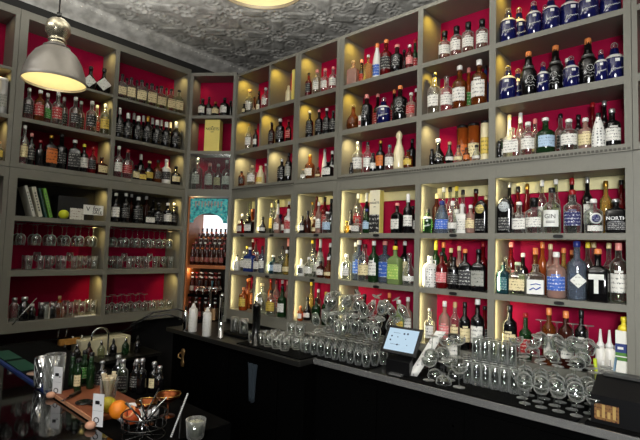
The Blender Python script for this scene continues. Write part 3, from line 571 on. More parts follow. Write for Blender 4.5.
            obj('badge_centre', bm, lab_mat('n'), t); bm = bmesh.new(); patch(bm, rings, .06*h, .22*h, .9); obj('label', bm, lab_mat('w'), t)
        elif lk == 'F':
            text('lettering', 'NORTH', r*.55, ink_w, t, (0, yb-.002, .42*h)); bm = bmesh.new(); patch(bm, rings, .1*h, .32*h, .5); obj('label', bm, lab_mat('k'), t)
        elif lk == 'T':
            bm = bmesh.new(); box(bm, -r*.7, r*.7, yb-.003, yb, .42*h, .52*h); box(bm, -r*.2, r*.2, yb-.003, yb, .16*h, .44*h); obj('cross_label', bm, mat('plain_white_label', (228, 228, 220), .5), t, False)
        elif lk == 'L':
            bm = bmesh.new(); patch(bm, rings, .08*h, .52*h, .8); obj('label', bm, mat('plain_white_label', (228, 228, 220), .5), t)
            bm = bmesh.new(); tube(bm, [(-r*.6, yb-.003, .2*h), (-r*.2, yb-.003, .27*h), (r*.1, yb-.003, .22*h), (r*.6, yb-.003, .3*h)], .004, 5); tube(bm, [(-r*.5, yb-.003, .36*h), (r*.1, yb-.003, .40*h), (r*.6, yb-.003, .37*h)], .003, 5); obj('blue_swoosh', bm, ink_b, t)
        elif lk == 'D':
            zc, s = (.33*h, r*(1.0 if st == 'B' else .8)); bm = bmesh.new(); prism(bm, [(-s, zc), (0, zc+s), (s, zc), (0, zc-s)], 'y', -r-.003, -r*.8); obj('diamond_label', bm, label_mat('diamond_paper', (222, 222, 212), (140, 140, 130), .3), t, False)
        elif lk == 'N': pass
    if gk in 'cvlmyp' and st in 'RQBT':      # what is left inside a clear bottle
        pass
    return t
def theta(P, wall):
    d = (P-CAM); d.z = 0; d.normalize(); return math.acos(max(-1, min(1, d.dot(wall['n']))))
NB = 0
for key, (wall, ua, ub, z0, z1) in CELLS.items():
    items = []
    for tok in SPEC.get(key, '').split():
        f = tok.split(','); f += ['f'] if len(f) == 7 else []
        items.append((float(f[0]), float(f[1]), float(f[2]), f[3], f[4], f[5], f[6], f[7]))
    order = sorted(range(len(items)), key=lambda i: items[i][0]); rank = {i: n for n, i in enumerate(order)}
    plan = []; depth_max = (.20 if wall is KW else DEP-.018); placed = []
    tang = Vector((math.cos(wall['rz']), math.sin(wall['rz']), 0))
    for i in sorted(range(len(items)), key=lambda i: 'fmk'.index(items[i][7])):
        px, w, top, st, gk, lk, ck_, row = items[i]
        dep = {'f': .05, 'm': .11, 'k': .19}[row]; dep = min(dep, depth_max-.05)+(.02 if key == 'K3' else 0)
        if row == 'f' and wall is not KW:
            P = hit(px, top, wall['n'], wall['d']+.04); dep = w*.5*(P-CAM).dot(FWD)/F*(.72 if st == 'Q' else .5 if st in 'KX' else 1)+.014
        best = None
        for att in range(26):
            dd = dep+att*.008
            P = hit(px, top, wall['n'], wall['d']+dd)
            for _ in range(2):
                b_ = proj((P.x, P.y, Z(z0))); P = hit(px, (top+b_[1])/2, wall['n'], wall['d']+dd)
            Pt = hit(px, top, wall['n'], wall['d']+dd)
            dist = (P-CAM).dot(FWD); th = theta(P, wall); wd = w*(1.02 if key[0] in 'AaB' else 1.10)*dist/F
            r = wd/2
            if st in 'Q': r = wd/2/(math.cos(th)+.35*math.sin(th))
            if st == 'X': r = wd/2
            if st == 'K': r = wd/2/(math.cos(th)+.35*math.sin(th))
            r *= (.93 if att > 12 else 1)
            rd = r*(.72 if st == 'Q' else .5 if st in 'KX' else 1)
            if dd-rd < .008: continue
            if dd+rd > depth_max-.002-(.03 if key[1] == '4' and wall is RW else 0): break
            u = P.dot(tang)
            bad = any(math.hypot(u-q[0], dd-q[1]) < (r+q[2])*.93 for q in placed)
            if best is None or not bad: best = (P, Pt, r, dd, u, bad)
            if not bad: break
        if best is None:
            dd = depth_max/2; P = hit(px, top, wall['n'], wall['d']+dd); best = (P, P, .03, dd, P.dot(tang), True)
        P, Pt, r, dd, u, bad = best
        if bad and False:   # slim the bottle to the room left between its neighbours
            gap = min([math.hypot(u-q[0], dd-q[1])-q[2] for q in placed]+[r]); r = max(.014, min(r, gap*1.0))
        if wall is RW: u = min(max(u, ua+r+.002), ub-r-.002)
        elif wall is LW: u = min(max(u, ua+r+.002), ub-r-.002)
        h = min(Pt.z-Z(z0), z1-z0-.006); h = max(h, .10)
        if st in 'RWB': r = min(r, h*.25)
        placed.append([u, dd, r]); plan.append([i, u, dd, r, h, P, r])
    for it in range(60):                       # ease neighbours apart
        for x in range(len(plan)):
            for y in range(x):
                p, q = plan[x], plan[y]; du, dv = p[1]-q[1], p[2]-q[2]; dist = math.hypot(du, dv) or 1e-4; ov = p[3]+q[3]+.0008-dist
                if ov > 0:
                    if wall is not KW:
                        s_ = (1 if du >= 0 else -1)*ov*.35; p[1] += s_; q[1] -= s_
                    if it > 12: p[3] = max(p[3]*.985, p[6]*.87); q[3] = max(q[3]*.985, q[6]*.87)
        for p in plan:
            p[3] = max(.012, p[3]); p[1] = min(max(p[1], ua+p[3]+.002), ub-p[3]-.002) if wall is not KW else p[1]
    for i, u, dd, r, h, P, _r in plan:
        px, w, top, st, gk, lk, ck_, row = items[i]
        if wall is RW: loc = Vector((u, 3+dd, Z(z0)+.0005))
        elif wall is LW: loc = Vector((-4.39-dd, u, Z(z0)+.0005))
        else: loc = Vector((P.x, P.y, Z(z0)+.0005))
        look = GN[gk]+' '+STN[st][1]
        if st == 'S': look = 'navy squat bottle, white shoulder and script'
        elif st == 'H': look = 'black stout bottle with orange neck'
        elif lk == 'G': look = 'bottle lettered GIN'
        elif lk == 'F': look = 'black bottle lettered NORTH'
        elif lk == 'T': look = 'black square bottle, white cross label'
        elif lk == 'D': look += ', white diamond label'
        elif lk == 'O': look += ', round blue badge'
        elif lk == 'N': look = ('yellow' if gk == 'y' else 'cream')+' lettered carton'
        elif lk == '~': look += ', %s' % ('dotted' if st in 'TJ' else 'white drawing')
        elif lk in GN: look += ', '+GN[lk].split()[-1]+' label'
        if ck_.lower() in CAPN and st not in 'SH' and lk not in 'GFTOD~': look += ', '+CAPN[ck_.lower()]+(' lid' if st == 'C' else ' stopper' if ck_ == 'c' else ' cap')
        n = rank[i]; o_ = ORD[n] if n == 0 else (ORD[n]+' from left' if n < len(items)-1 else 'rightmost')
        if len(items) == 1: o_ = 'alone'
        lab = '%s, %s, %s shelf, %s' % (look, o_, ROWN[int(key[1])-1], BAYN[key[0]])
        if len(lab.split()) > 16: lab = lab.replace(' cap,', ',')
        if len(lab.split()) > 16: lab = lab.replace(' shelf,', ' row,').replace("right wall's", 'right').replace("left wall's", 'left')
        if key[0] == 'K': lab = lab.replace(' third shelf,', ' glazed case,').replace(' second shelf,', ' open cubby,')
        turn = 0 if st == 'X' else (random.uniform(-.25, .25)+(.30 if wall is RW else -.25 if wall is LW else 0)*(1 if st not in 'QK' else .35))
        grp = 'bottles, %s shelf, %s' % (ROWN[int(key[1])-1], BAYN[key[0]]) if len(items) > 1 else None
        b = build_bottle(st, gk, lk, ck_, r, h, lab, grp, wall['rz']+turn); b.location = loc; NB += 1
print('bottles', NB)
# ------------------------------------------------------------------ stemware and tumblers
def shell(bm, outer, inner, seg=16):
    """outer from the bottom axis up to the rim, inner back down"""
    prof = outer+inner; lathe(bm, prof, seg, True, True)
def proto(kind, gm, seg=16):
    t = D.objects.new(kind, None); C.objects.link(t); t.empty_display_size = .03
    if kind == 'tulip_glass':    # small footed tasting glass, bowl open upward
        b = [(.006, .045), (.022, .058), (.031, .080), (.030, .105), (.023, .150)], [(.0215, .150), (.0285, .105), (.0295, .080), (.0205, .060), (.002, .050)]; st = (.0045, .006, .046); ft = .030
    elif kind == 'coupe_glass':
        b = [(.006, .078), (.024, .084), (.041, .098), (.047, .118), (.048, .130)], [(.0465, .130), (.0455, .118), (.039, .100), (.022, .087), (.002, .082)]; st = (.0035, .005, .079); ft = .035
    elif kind == 'balloon_glass':
        b = [(.006, .085), (.030, .095), (.048, .120), (.050, .145), (.040, .180), (.034, .195)], [(.0325, .195), (.0385, .180), (.0485, .145), (.0465, .120), (.028, .098), (.002, .090)]; st = (.004, .006, .086); ft = .037
    elif kind == 'wine_glass':
        b = [(.006, .085), (.024, .093), (.036, .115), (.037, .140), (.031, .185)], [(.0295, .185), (.0355, .140), (.0345, .115), (.022, .096), (.002, .089)]; st = (.0035, .005, .086); ft = .034
    elif kind == 'tumbler':
        b = [(.030, 0), (.034, .004), (.039, .045), (.041, .092)], [(.039, .092), (.037, .045), (.031, .014), (.002, .012)]; st = None
    elif kind == 'highball_glass':
        b = [(.025, 0), (.027, .003), (.029, .07), (.031, .150)], [(.0295, .150), (.0275, .07), (.0245, .014), (.002, .012)]; st = None
    elif kind == 'beer_mug':
        b = [(.034, 0), (.040, .004), (.038, .05), (.040, .125)], [(.037, .125), (.035, .05), (.034, .018), (.002, .016)]; st = None
    bm = bmesh.new(); shell(bm, [(max(r, .002), z) for r, z in b[0]], b[1], seg); obj('bowl' if st else 'glass_wall', bm, gm, t)
    if st:
        bm = bmesh.new(); lathe(bm, [(st[1]*1.4, st[1]), (st[0], .02), (st[0], st[2]-.012), (st[1]*1.1, st[2])], 8); obj('stem', bm, gm, t)
        bm = bmesh.new(); lathe(bm, [(ft, 0), (ft, .0015), (ft*.5, .0035), (.007, .0062)], seg); obj('foot', bm, gm, t)
    if kind == 'beer_mug':
        bm = bmesh.new(); tube(bm, [(.037, 0, .10), (.062, 0, .095), (.066, 0, .06), (.060, 0, .03), (.038, 0, .025)], .006, 8); obj('handle', bm, gm, t)
    return t
PH = dict(tulip_glass=.150, coupe_glass=.130, balloon_glass=.195, wine_glass=.185, tumbler=.092, highball_glass=.150, beer_mug=.125)
protos = {}
def put(kind, x, y, z, label, group, inv=False, tilt=(0, 0), rz=0, gm=None, cat='glass', sc_=1):
    """first use of a kind moves the prototype itself"""
    gm = gm or stemglass; key = (kind, gm.name); h = PH[kind]*sc_
    rot = (PI+tilt[0] if inv else tilt[0], tilt[1], rz); loc = (x, y, z+(h if inv else 0)+.0005)
    if key not in protos:
        p = proto(kind, gm, 16 if gm is stemglass else 12); protos[key] = p; tag(p, label, cat, group); p.location = loc; p.rotation_euler = rot; p.scale = (sc_,)*3; return p
    return tag(dup(protos[key], loc, rot, label, group, (sc_,)*3), label, cat, group)
rnd = random.Random(11)
CT = Z(-.80)                       # back-bar worktop
# ------------------------------------------------------------------ back bar counter
t = thing('bar_counter', 'black-fronted back bar counter with a steel edge under the lit shelving', 'counter')
bm = bmesh.new(); box(bm, -2.26, .9, 2.56, 3.33, 0, CT-.04); box(bm, -4.02, -2.26, 2.42, 3.33, 0, CT-.04); obj('base', bm, black_m, t, False)
bm = bmesh.new(); box(bm, -2.265, .9, 2.522, 3.33, CT-.038, CT, .002); box(bm, -4.05, -2.265, 2.375, 3.33, CT-.038, CT, .002); obj('worktop', bm, mat('dark_steel_top', (70, 69, 66), .35, .9, bump=.05, bscale=40), t, False)
obj('edge_strip', bx(-2.26, .9, 2.508, 2.521, CT-.036, CT+.004, bev=.002), steel, t, False)
obj('edge_strip', bx(-4.05, -2.26, 2.358, 2.374, CT-.036, CT+.002, bev=.002), mat('dull_steel', (70, 69, 66), .4, .8), t, False)
for i, x in enumerate((-3.4, -2.8, -2.0, -1.4, -.8, -.2)):
    y = 2.42 if x < -2.26 else 2.56
    f_ = obj('door', bx(x-.27, x+.27, y-.012, y-.001, .14, CT-.09, bev=.002), black_m, t, False); obj('keyhole', bx(x+.20, x+.215, y-.017, y-.012, CT-.20, CT-.19), chrome, f_, False)
for i, (a, b, c, d) in enumerate(((-3.02, -2.285, 2.40, 2.74), (-2.24, -1.80, 2.524, 2.94), (-1.545, -.55, 2.524, 2.95), (-.52, .3, 2.524, 2.95))):
    bm = bx(a, b, c, d, CT, CT+.010, bev=.003)
    tag(obj('bar_mat', bm, blackmatte, None, False), ['black rubber bar mat under the tumblers', 'black rubber bar mat under the piled tulip glasses', 'black rubber bar mat under coupes and highballs', 'black rubber mat under the black register'][i], 'mat', 'rubber mats on the back bar')
MT = CT+.0105
# tumblers
for j, Y in enumerate((2.50, 2.60, 2.69)):
    for i in range(6 if j else 5):
        x = -2.93+.094*i+.03*j
        if x > -2.36: continue
        put('tumbler', x, Y, MT, 'clear straight tumbler in the %s row left of the piled glasses' % ['front', 'middle', 'back'][j], 'tumblers on the back bar')
for i, x in enumerate((-2.66, -2.566)): put('tumbler', x+.03*1, 2.645, MT+.0935, 'clear tumbler stacked on top, %s of the two' % ['left', 'right'][i], 'stacked tumblers')
for i, (px, py) in enumerate(((229, 333), (241, 335))):
    P = atz(px, py, CT+.03)
tr = tag(obj('drip_tray', bx(-3.46, -3.10, 2.55, 2.76, CT, CT+.025, bev=.003), blackmatte, None, False), 'black drip tray holding two upturned glass mugs', 'tray')
for i, x in enumerate((-3.38, -3.25)): put('beer_mug', x, 2.66, CT+.026, '%s upturned clear beer mug between the two taps' % ['left', 'right'][i], 'upturned beer mugs', inv=True, rz=-.4)
# piled tulip glasses, upside down
g = 'tulip glasses piled left of the tablet'
for j, Y in enumerate((2.585, 2.655, 2.725, 2.795, 2.865)):
    for i in range(10 if j < 3 else 9):
        x = -2.395+.069*i-.012*j+(.034 if j % 2 else 0)
        if x > -1.79+.0*j and Y < 2.7: continue
        put('tulip_glass', x, Y, MT, 'clear upside-down tulip glass, %s row of the pile left of the tablet' % ['front', 'second', 'middle', 'fourth', 'rearmost'][j], g, inv=True, rz=rnd.random()*6)
for j, Y in enumerate((2.66, 2.75, 2.84)):
    for i in range(9):
        x = -2.36+.072*i+rnd.uniform(-.008, .008)
        if x > -1.78: continue
        put('tulip_glass', x, Y+rnd.uniform(-.008, .008), MT+.152+.012, 'clear tulip glass tilted on top of the pile left of the tablet, %s line' % ['front', 'middle', 'back'][j], g, inv=rnd.random() < .6, tilt=(rnd.uniform(-.42, .42), rnd.uniform(-.42, .42)), rz=rnd.random()*6)
for i in range(16):
    x = -2.34+.042*i; put('tulip_glass', x, 2.74+rnd.uniform(-.09, .09), MT+.30+rnd.uniform(-.01, .02), 'clear tulip glass lying loose at the very top of the pile left of the tablet', g, inv=rnd.random() < .5, tilt=(rnd.uniform(-.8, .8), rnd.uniform(-.8, .8)), rz=rnd.random()*6)
# short stemmed glasses right of the paper strip
for j, Y in enumerate((2.61, 2.71, 2.81)):
    for i in range(3 if j == 0 else 2):
        put('coupe_glass', -1.385+.098*i-.01*j, Y, MT, 'clear coupe right of the paper strip, %s row' % ['front', 'middle', 'back'][j], 'coupes beside the highballs', inv=(i+j) % 2 == 1, rz=rnd.random()*6)
for i in range(4):
    put('coupe_glass', -1.39+.10*(i % 2)+.02*(i//2), 2.66+.1*(i//2), MT+.133, 'clear coupe on the upper layer, right of the paper strip', 'coupes beside the highballs', inv=i % 2 == 0, tilt=(rnd.uniform(-.05, .05), rnd.uniform(-.05, .05)))
# highballs
for j, Y in enumerate((2.745, 2.802, 2.859, 2.916)):
    for i in range(7):
        if j == 3 and i > 4: continue
        put('highball_glass', -1.205+.055*i-.028*j+.01, Y, MT, 'tall clear highball glass, %s row of the tight block' % ['front', 'second', 'third', 'back'][j], 'highball glasses on the back bar', inv=True, sc_=.86)
for j in range(2):
    for i in range(5):
        put('highball_glass', -1.185+.055*i, 2.845+.065*j, MT+.1305, 'tall clear highball stacked on the block, %s upper row' % ['front', 'back'][j], 'stacked highball glasses', inv=True, sc_=.86)
# coupes at the right
g = 'coupes layered right of the highballs'
rows = ['front', 'second', 'third', 'back']
for j, Y in enumerate((2.60, 2.684, 2.768, 2.852)):
    for i in range(7):
        x = -.815+.082*i-.04*(j % 2)-.03*(j > 1)
        if x > -.42: continue
        put('coupe_glass', x, Y, MT, 'clear coupe standing upright in the %s row right of the highballs' % rows[j], g, rz=rnd.random()*6, sc_=.83)
for j, Y in enumerate((2.645, 2.73, 2.815)):
    for i in range(6):
        x = -.83+.083*i-.03*j
        if x > -.44: continue
        put('coupe_glass', x, Y, MT+.110, 'clear coupe upside down on the %s line of the upper layer' % ['front', 'middle', 'back'][j], g, inv=True, rz=rnd.random()*6, tilt=(rnd.uniform(-.12, .12), rnd.uniform(-.12, .12)), sc_=.83)
for i in range(8):
    put('coupe_glass', -.86+.048*i, 2.70+.10*(i % 2)+rnd.uniform(-.02, .02), MT+.222, 'clear coupe lying tilted on top of the layered coupes', g, inv=rnd.random() < .5, rz=rnd.random()*6, tilt=(rnd.uniform(-.5, .5), rnd.uniform(-.5, .5)), sc_=.83)
for i, px in enumerate((541, 557, 573, 588)):
    P = hit(px, 350, RW['n'], 2.91); put('balloon_glass', P.x, 2.91, MT+.25, '%s upturned balloon glass before the lowest red shelf' % ['leftmost', 'second', 'third', 'rightmost'][i], 'upturned balloon glasses', inv=True, sc_=.82)
# ------------------------------------------------------------------ tablet till
P = atz(402, 371, CT)
t = thing('tablet_till', 'tilted tablet with a pale blue screen on a black stand', 'tablet', (-1.60, 2.67, CT), math.radians(3))
bm = bmesh.new(); prism(bm, [(-.085, 0), (.085, 0), (.085, .14), (.03, .165), (-.085, .09)], 'x', -.085, .085); obj('stand', bm, mat('black_plastic', (13, 13, 14), .3), t, False)
sc_e = D.objects.new('screen_mount', None)
scr = obj('tablet_body', bx(-.128, .128, -.008, .008, -.095, .095, bev=.004), mat('black_plastic', (13, 13, 14), .3), t, False); scr.location = (0, -.035, .215); scr.rotation_euler = (math.radians(-34), 0, 0)
s_ = obj('screen', bx(-.108, .108, -.0095, -.0078, -.077, .077), emis('screen_glow', (196, 222, 240), .95), scr, False)
for (x, z, r) in ((.01, .045, .007), (.035, .047, .007), (-.075, .02, .006), (-.03, .018, .004), (-.078, -.008, .006), (-.02, -.035, .006), (.03, .01, .003), (.05, -.03, .003)):
    bm = bmesh.new(); bmesh.ops.create_cone(bm, segments=10, radius1=r, radius2=r, depth=.001, cap_ends=True, matrix=Matrix.Translation((x, -.0100, z)) @ Matrix.Rotation(PI/2, 4, 'X')); obj('screen_icon', bm, mat('screen_ink', (50, 60, 80), .5), scr, False)
for z in (.045, -.035):
    obj('screen_line', bx(-.07, -.02 if z > 0 else .0, -.0102, -.0096, z-.001, z+.001), mat('screen_ink', (50, 60, 80), .5), scr, False)
b = obj('card_reader', bx(-.045, .045, -.12, -.087, .005, .018, bev=.003), mat('mid_grey_plastic', (90, 90, 88), .4), t, False); b['label'] = 'grey card reader slot'
# paper strip
P = atz(424, 364, CT)
bm = bmesh.new(); pts = []
for i in range(13):
    k = i/12; pts.append((P.x+.125+.12*k, 2.60+.16*k+.01*math.sin(k*5), CT+.012+.30*k-.02*k*k))
vs = [[bm.verts.new((p[0]-.030, p[1], p[2])), bm.verts.new((p[0]+.030, p[1]+.02, p[2])), bm.verts.new((p[0]+.030, p[1]+.0215, p[2]+.001)), bm.verts.new((p[0]-.030, p[1]+.0015, p[2]+.001))] for p in pts]
for a, b in zip(vs, vs[1:]):
    for k in range(4): bm.faces.new((a[k], a[(k+1) % 4], b[(k+1) % 4], b[k]))
bm.faces.new(vs[0]); bm.faces.new(vs[-1][::-1])
tag(obj('paper_strip', bm, label_mat('receipt_paper', (228, 226, 218), (170, 168, 165), .2), None), 'long white paper strip leaning up beside the tablet', 'receipt')
# a small stack of white boxes behind it
for i, (px, y, w_, h_, m_, lab, cat) in enumerate(((455, 2.95, .045, .10, 'e', 'cream labelled jar standing between paper strip and stacked coupes', 'jar'), (486, 2.96, .03, .085, 'k', 'small black carton marked 24 before the fourth post', 'carton'))):
    P = hit(px, 340, RW['n'], y)
    if i == 0:
        t = thing('label_jar', lab, cat, (P.x, y-.02, CT+.16)); t.location.z = CT
        bm = bmesh.new(); lathe(bm, [(w_, 0), (w_, .22), (w_*.8, .235)], 16); obj('jar_body', bm, bottle_mat('v'), t); bm = bmesh.new(); lathe(bm, [(w_*.85, .235), (w_*.85, .255)], 16); obj('lid', bm, cap_mat('k'), t)
        bm = bmesh.new(); patch(bm, [(0, w_, w_, 2), (.3, w_, w_, 2)], .10, .21, 1.0); obj('label', bm, lab_mat('w'), t)
    else:
        t = thing('carton', lab, cat, (P.x, y, CT)); obj('carton_body', bx(-w_, w_, -.02, .02, 0, .21, bev=.002), mat('black_card', (16, 16, 17), .5), t, False)
        obj('label', bx(-.019, .019, -.0215, -.019, .135, .175), mat('plain_white_label', (228, 228, 220), .5), t, False); text('lettering', '24', .026, ink_k, t, (0, -.0225, .155))
# ------------------------------------------------------------------ right end of the back bar
def on(px, py, Y): return hit(px, py, RW['n'], Y)
t = thing('register_box', 'black register box with a small amber picture at the counter end', 'register', (-.33, 2.70, MT))
bm = bmesh.new(); prism(bm, [(-.13, 0), (.13, 0), (.13, .20), (.02, .20), (-.13, .13)], 'x', -.17, .17); obj('casing', bm, mat('black_plastic', (13, 13, 14), .3), t, False)
obj('top_slot', bx(-.14, .14, -.0, .04, .198, .212, bev=.002), mat('dark_grey_plastic', (60, 60, 58), .3), t, False)
pic = obj('picture_sticker', bx(-.155, -.055, -.1325, -.129, .018, .092), label_mat('amber_picture', (120, 84, 40), (70, 28, 14), .8), t, False); pic['label'] = 'amber and red picture on the front'
bm = bmesh.new()
for k in range(4): box(bm, -.145+k*.022, -.133+k*.022, -.1335, -.1315, .03, .05+.03*(k % 2)+.01)
obj('picture_figures', bm, mat('pale_gold', (170, 140, 80), .5), pic, False)
# carton with yellow cap
P = on(626, 370, 2.90)
P = on(624.5, 360, 3.06); CZ0 = Z(-.66)+.0005; Hc = (on(626, 317, 3.06).z-CZ0)/.375
t = thing('juice_carton', 'white carton with green and blue band and yellow cap at far right', 'carton', (P.x, 3.06, CZ0), 0); t.scale = (.9, .9, Hc)
obj('carton_body', bx(-.042, .042, -.035, .035, 0, .29, bev=.004), mat('white_card', (228, 226, 215), .5), t, False)
obj('blue_band', bx(-.0425, .0425, -.036, .036, .155, .21), mat('band_blue', (28, 48, 110), .5), t, False); obj('green_band', bx(-.0425, .0425, -.036, .036, .105, .155), mat('band_green', (70, 120, 40), .5), t, False)
bm = bmesh.new(); box(bm, -.0425, .0425, -.0366, -.035, .128, .134); box(bm, -.03, .0, -.0366, -.035, .175, .19); obj('band_marks', bm, ink_w, t, False)
bm = bmesh.new(); lathe(bm, [(.036, .29), (.030, .315), (.016, .325), (.015, .345), (.019, .35), (.019, .375)], 14); obj('yellow_cap', bm, cap_mat('y'), t)
for i, px in enumerate((600.5, 609.5, 618.5)):
    P = on(px, 350, 3.06); t = thing('squeeze_bottle', '%s white plastic squeeze bottle before the red panel at far right' % ['leftmost', 'middle', 'rightmost'][i], 'squeeze bottle', (P.x, 3.06, Z(-.66)), 0, 'white squeeze bottles at far right')
    bm = bmesh.new(); lathe(bm, [(.024, 0), (.026, .004), (.026, .13), (.018, .15)], 14); obj('body', bm, mat('milky_plastic', (226, 222, 212), .4), t)
    bm = bmesh.new(); lathe(bm, [(.02, .15), (.02, .165), (.011, .18), (.005, .25 if i < 2 else .23)], 12); obj('nozzle', bm, white_pl, t)
P = on(604, 372, 2.84)
t = thing('tool_caddy', 'black caddy of pens and tongs beside the white carton', 'caddy', (P.x, 2.86, CT))
bm = bmesh.new(); box(bm, -.055, .055, -.04, .04, 0, .004); [box(bm, *q) for q in ((-.055, .055, -.04, -.036, .004, .13), (-.055, .055, .036, .04, .004, .13), (-.055, -.051, -.036, .036, .004, .13), (.051, .055, -.036, .036, .004, .13))]; obj('caddy_box', bm, black_m, t, False)
def stick(name, label, cat, base, tip, r, m, g=None):
    bm = bmesh.new(); tube(bm, [base, tip], r, 8); return tag(obj(name, bm, m), label, cat, g)
c_ = Vector((P.x, 2.86, CT+.006))
stick('highlighter', 'yellow-green highlighter standing in the black caddy', 'pen', c_+Vector((-.03, 0, 0)), c_+Vector((-.045, .0, .25)), .009, mat('lime_plastic', (190, 205, 50), .4))
stick('marker_pen', 'white marker pen standing in the black caddy', 'pen', c_+Vector((-.005, .01, 0)), c_+Vector((-.012, .02, .24)), .007, white_pl)
stick('bar_knife', 'steel and blue bar tool leaning in the black caddy', 'bar tool', c_+Vector((.02, -.01, 0)), c_+Vector((.05, .01, .27)), .006, mat('steel_blue', (110, 140, 165), .3, .6))
stick('bar_spoon', 'thin steel spoon leaning in the black caddy', 'spoon', c_+Vector((.03, .02, 0)), c_+Vector((.02, .02, .25)), .0035, chrome)
# ------------------------------------------------------------------ taps and bottles at the left end of the back bar
def squeeze(px, base_y, top_y, w, lab):
    P = atz(px, base_y, CT); T = on(px, top_y, P.y); h = T.z-CT; r = w/2*(P-CAM).dot(FWD)/F
    t = thing('white_bottle', lab, 'squeeze bottle', (P.x, P.y, CT+.0005), 0, 'white plastic bottles by the taps')
    bm = bmesh.new(); lathe(bm, [(r*.95, 0), (r, .005), (r, h*.78), (r*.8, h*.83)], 16); obj('body', bm, white_pl, t)
    bm = bmesh.new(); lathe(bm, [(r*.55, h*.83), (r*.55, h*.88), (r*.35, h*.93), (r*.25, h)], 12); obj('nozzle', bm, white_pl, t)
    bm = bmesh.new(); patch(bm, [(0, r, r, 2), (h, r, r, 2)], h*.15, h*.6, .8); obj('label', bm, label_mat('faint_label', (224, 222, 214), (196, 190, 180), .3), t)
squeeze(192.5, 331.5, 303, 8.5, 'left white plastic bottle by the chrome tap, slightly taller')
squeeze(206.5, 336, 307, 8.5, 'right white plastic bottle, nearest the chrome tap')
P = atz(185, 330.5, CT); t = thing('steel_flask', 'narrow steel flask left of both white bottles', 'flask', (P.x, P.y, CT))
bm = bmesh.new(); lathe(bm, [(.026, 0), (.028, .01), (.028, .15), (.020, .175), (.010, .19)], 16); obj('body', bm, chrome, t); bm = bmesh.new(); lathe(bm, [(.011, .19), (.011, .215), (.004, .23)], 12); obj('cap', bm, cap_mat('k'), t)
def tap(px, py, top, w, lab, mat_, arm):
    P = atz(px, py, CT); T = on(px, top, P.y); h = T.z-CT; r = w/2*(P-CAM).dot(FWD)/F
    t = thing('beer_tap', lab, 'tap', (P.x, P.y, CT), -.6, 'beer taps on the back bar')
    bm = bmesh.new(); lathe(bm, [(r*1.5, 0), (r*1.5, .01), (r, .014), (r, h*.9), (r*1.1, h*.9), (r*1.1, h*.96), (r*.6, h)], 18); obj('column', bm, mat_, t)
    for k in range(arm):
        z = h*.84; y = 0; x0 = -.02-.0*k
        bm = bmesh.new(); tube(bm, [(-r*.5, -.0, z), (-r-.03, -.02*k, z), (-r-.06, -.02*k, z-.01), (-r-.065, -.02*k, z-.05)], .007, 8); sp_ = obj('spout', bm, chrome, t)
        bm = bmesh.new(); tube(bm, [(-r-.05, -.02*k, z+.005), (-r-.075, -.02*k, z+.06)], [.006, .011], 8); obj('handle', bm, mat('black_plastic', (13, 13, 14), .3), sp_)
tap(220.5, 338, 293, 5, 'slim chrome beer tap column right of the white bottles', chrome, 1)
tap(255.5, 346, 303, 8, 'thicker black and steel tap column left of the tumblers', mat('gunmetal', (70, 70, 68), .25, .9), 1)
# hoses
bm = bmesh.new(); tube(bm, [(-4.0, 2.62, CT+.10), (-4.1, 2.5, CT+.16), (-4.2, 2.3, CT+.13), (-4.25, 2.1, CT+.02)], .008, 6); tag(obj('black_hose', bm, mat('glossy_hose', (26, 26, 27), .2), None), 'black hose looping above the dark corner of the bar', 'hose', 'hoses')
bm = bmesh.new(); tube(bm, [(-4.02, 2.55, CT+.05), (-4.12, 2.42, CT+.11), (-4.24, 2.26, CT+.08), (-4.3, 2.05, CT-.04)], .007, 6); tag(obj('black_hose', bm, mat('glossy_hose', (26, 26, 27), .2), None), 'lower of two black hoses in the dark corner', 'hose', 'hoses')
# towel and opener on the bar front
t0 = on(247, 362, 2.40); t1 = on(259, 362, 2.40)
bm = bmesh.new(); n = 14; rows_ = []
for j in range(9):
    k = j/8; row = []
    for i in range(n+1):
        s = i/n-.5; wd = .13*(1-.55*k)
        row.append(bm.verts.new((t0.x+.07+s*wd+.015*k, 2.402-.012*math.sin(s*16+k)*(.5+k), t0.z-.30*k*(1-.12*abs(s)))))
    rows_.append(row)
for a, b in zip(rows_, rows_[1:]):
    for i in range(n): bm.faces.new((a[i], a[i+1], b[i+1], b[i]))
tw = obj('bar_towel', bm, mat('slate_cloth', (38, 48, 56), .9, bump=.3, bscale=200), None); md = tw.modifiers.new('thick', 'SOLIDIFY'); md.thickness = .004; tag(tw, 'crumpled slate grey towel hanging on the black bar front', 'towel')
P = on(183, 358, 2.395)
t = thing('bottle_opener', 'small bronze bottle opener fixed to the black bar front', 'bottle opener', (P.x, 2.407, P.z))
bm = bmesh.new(); loft(bm, [(-.075, .022, .008, 2.5), (-.04, .026, .010, 2.5), (-.02, .016, .009, 2), (.02, .014, .009, 2), (.04, .028, .012, 2.5), (.07, .030, .012, 2.5), (.085, .018, .008, 2)], 14, cx=0, cy=-.014); obj('bracket', bm, mat('worn_bronze', (176, 140, 92), .35, .8, bump=.4), t)
bm = bmesh.new(); tube(bm, [(-.03, -.02, .05), (-.036, -.04, .03), (-.02, -.05, .01), (.01, -.04, .0)], .006, 6); obj('hook', bm, mat('worn_bronze', (176, 140, 92), .35, .8), t)
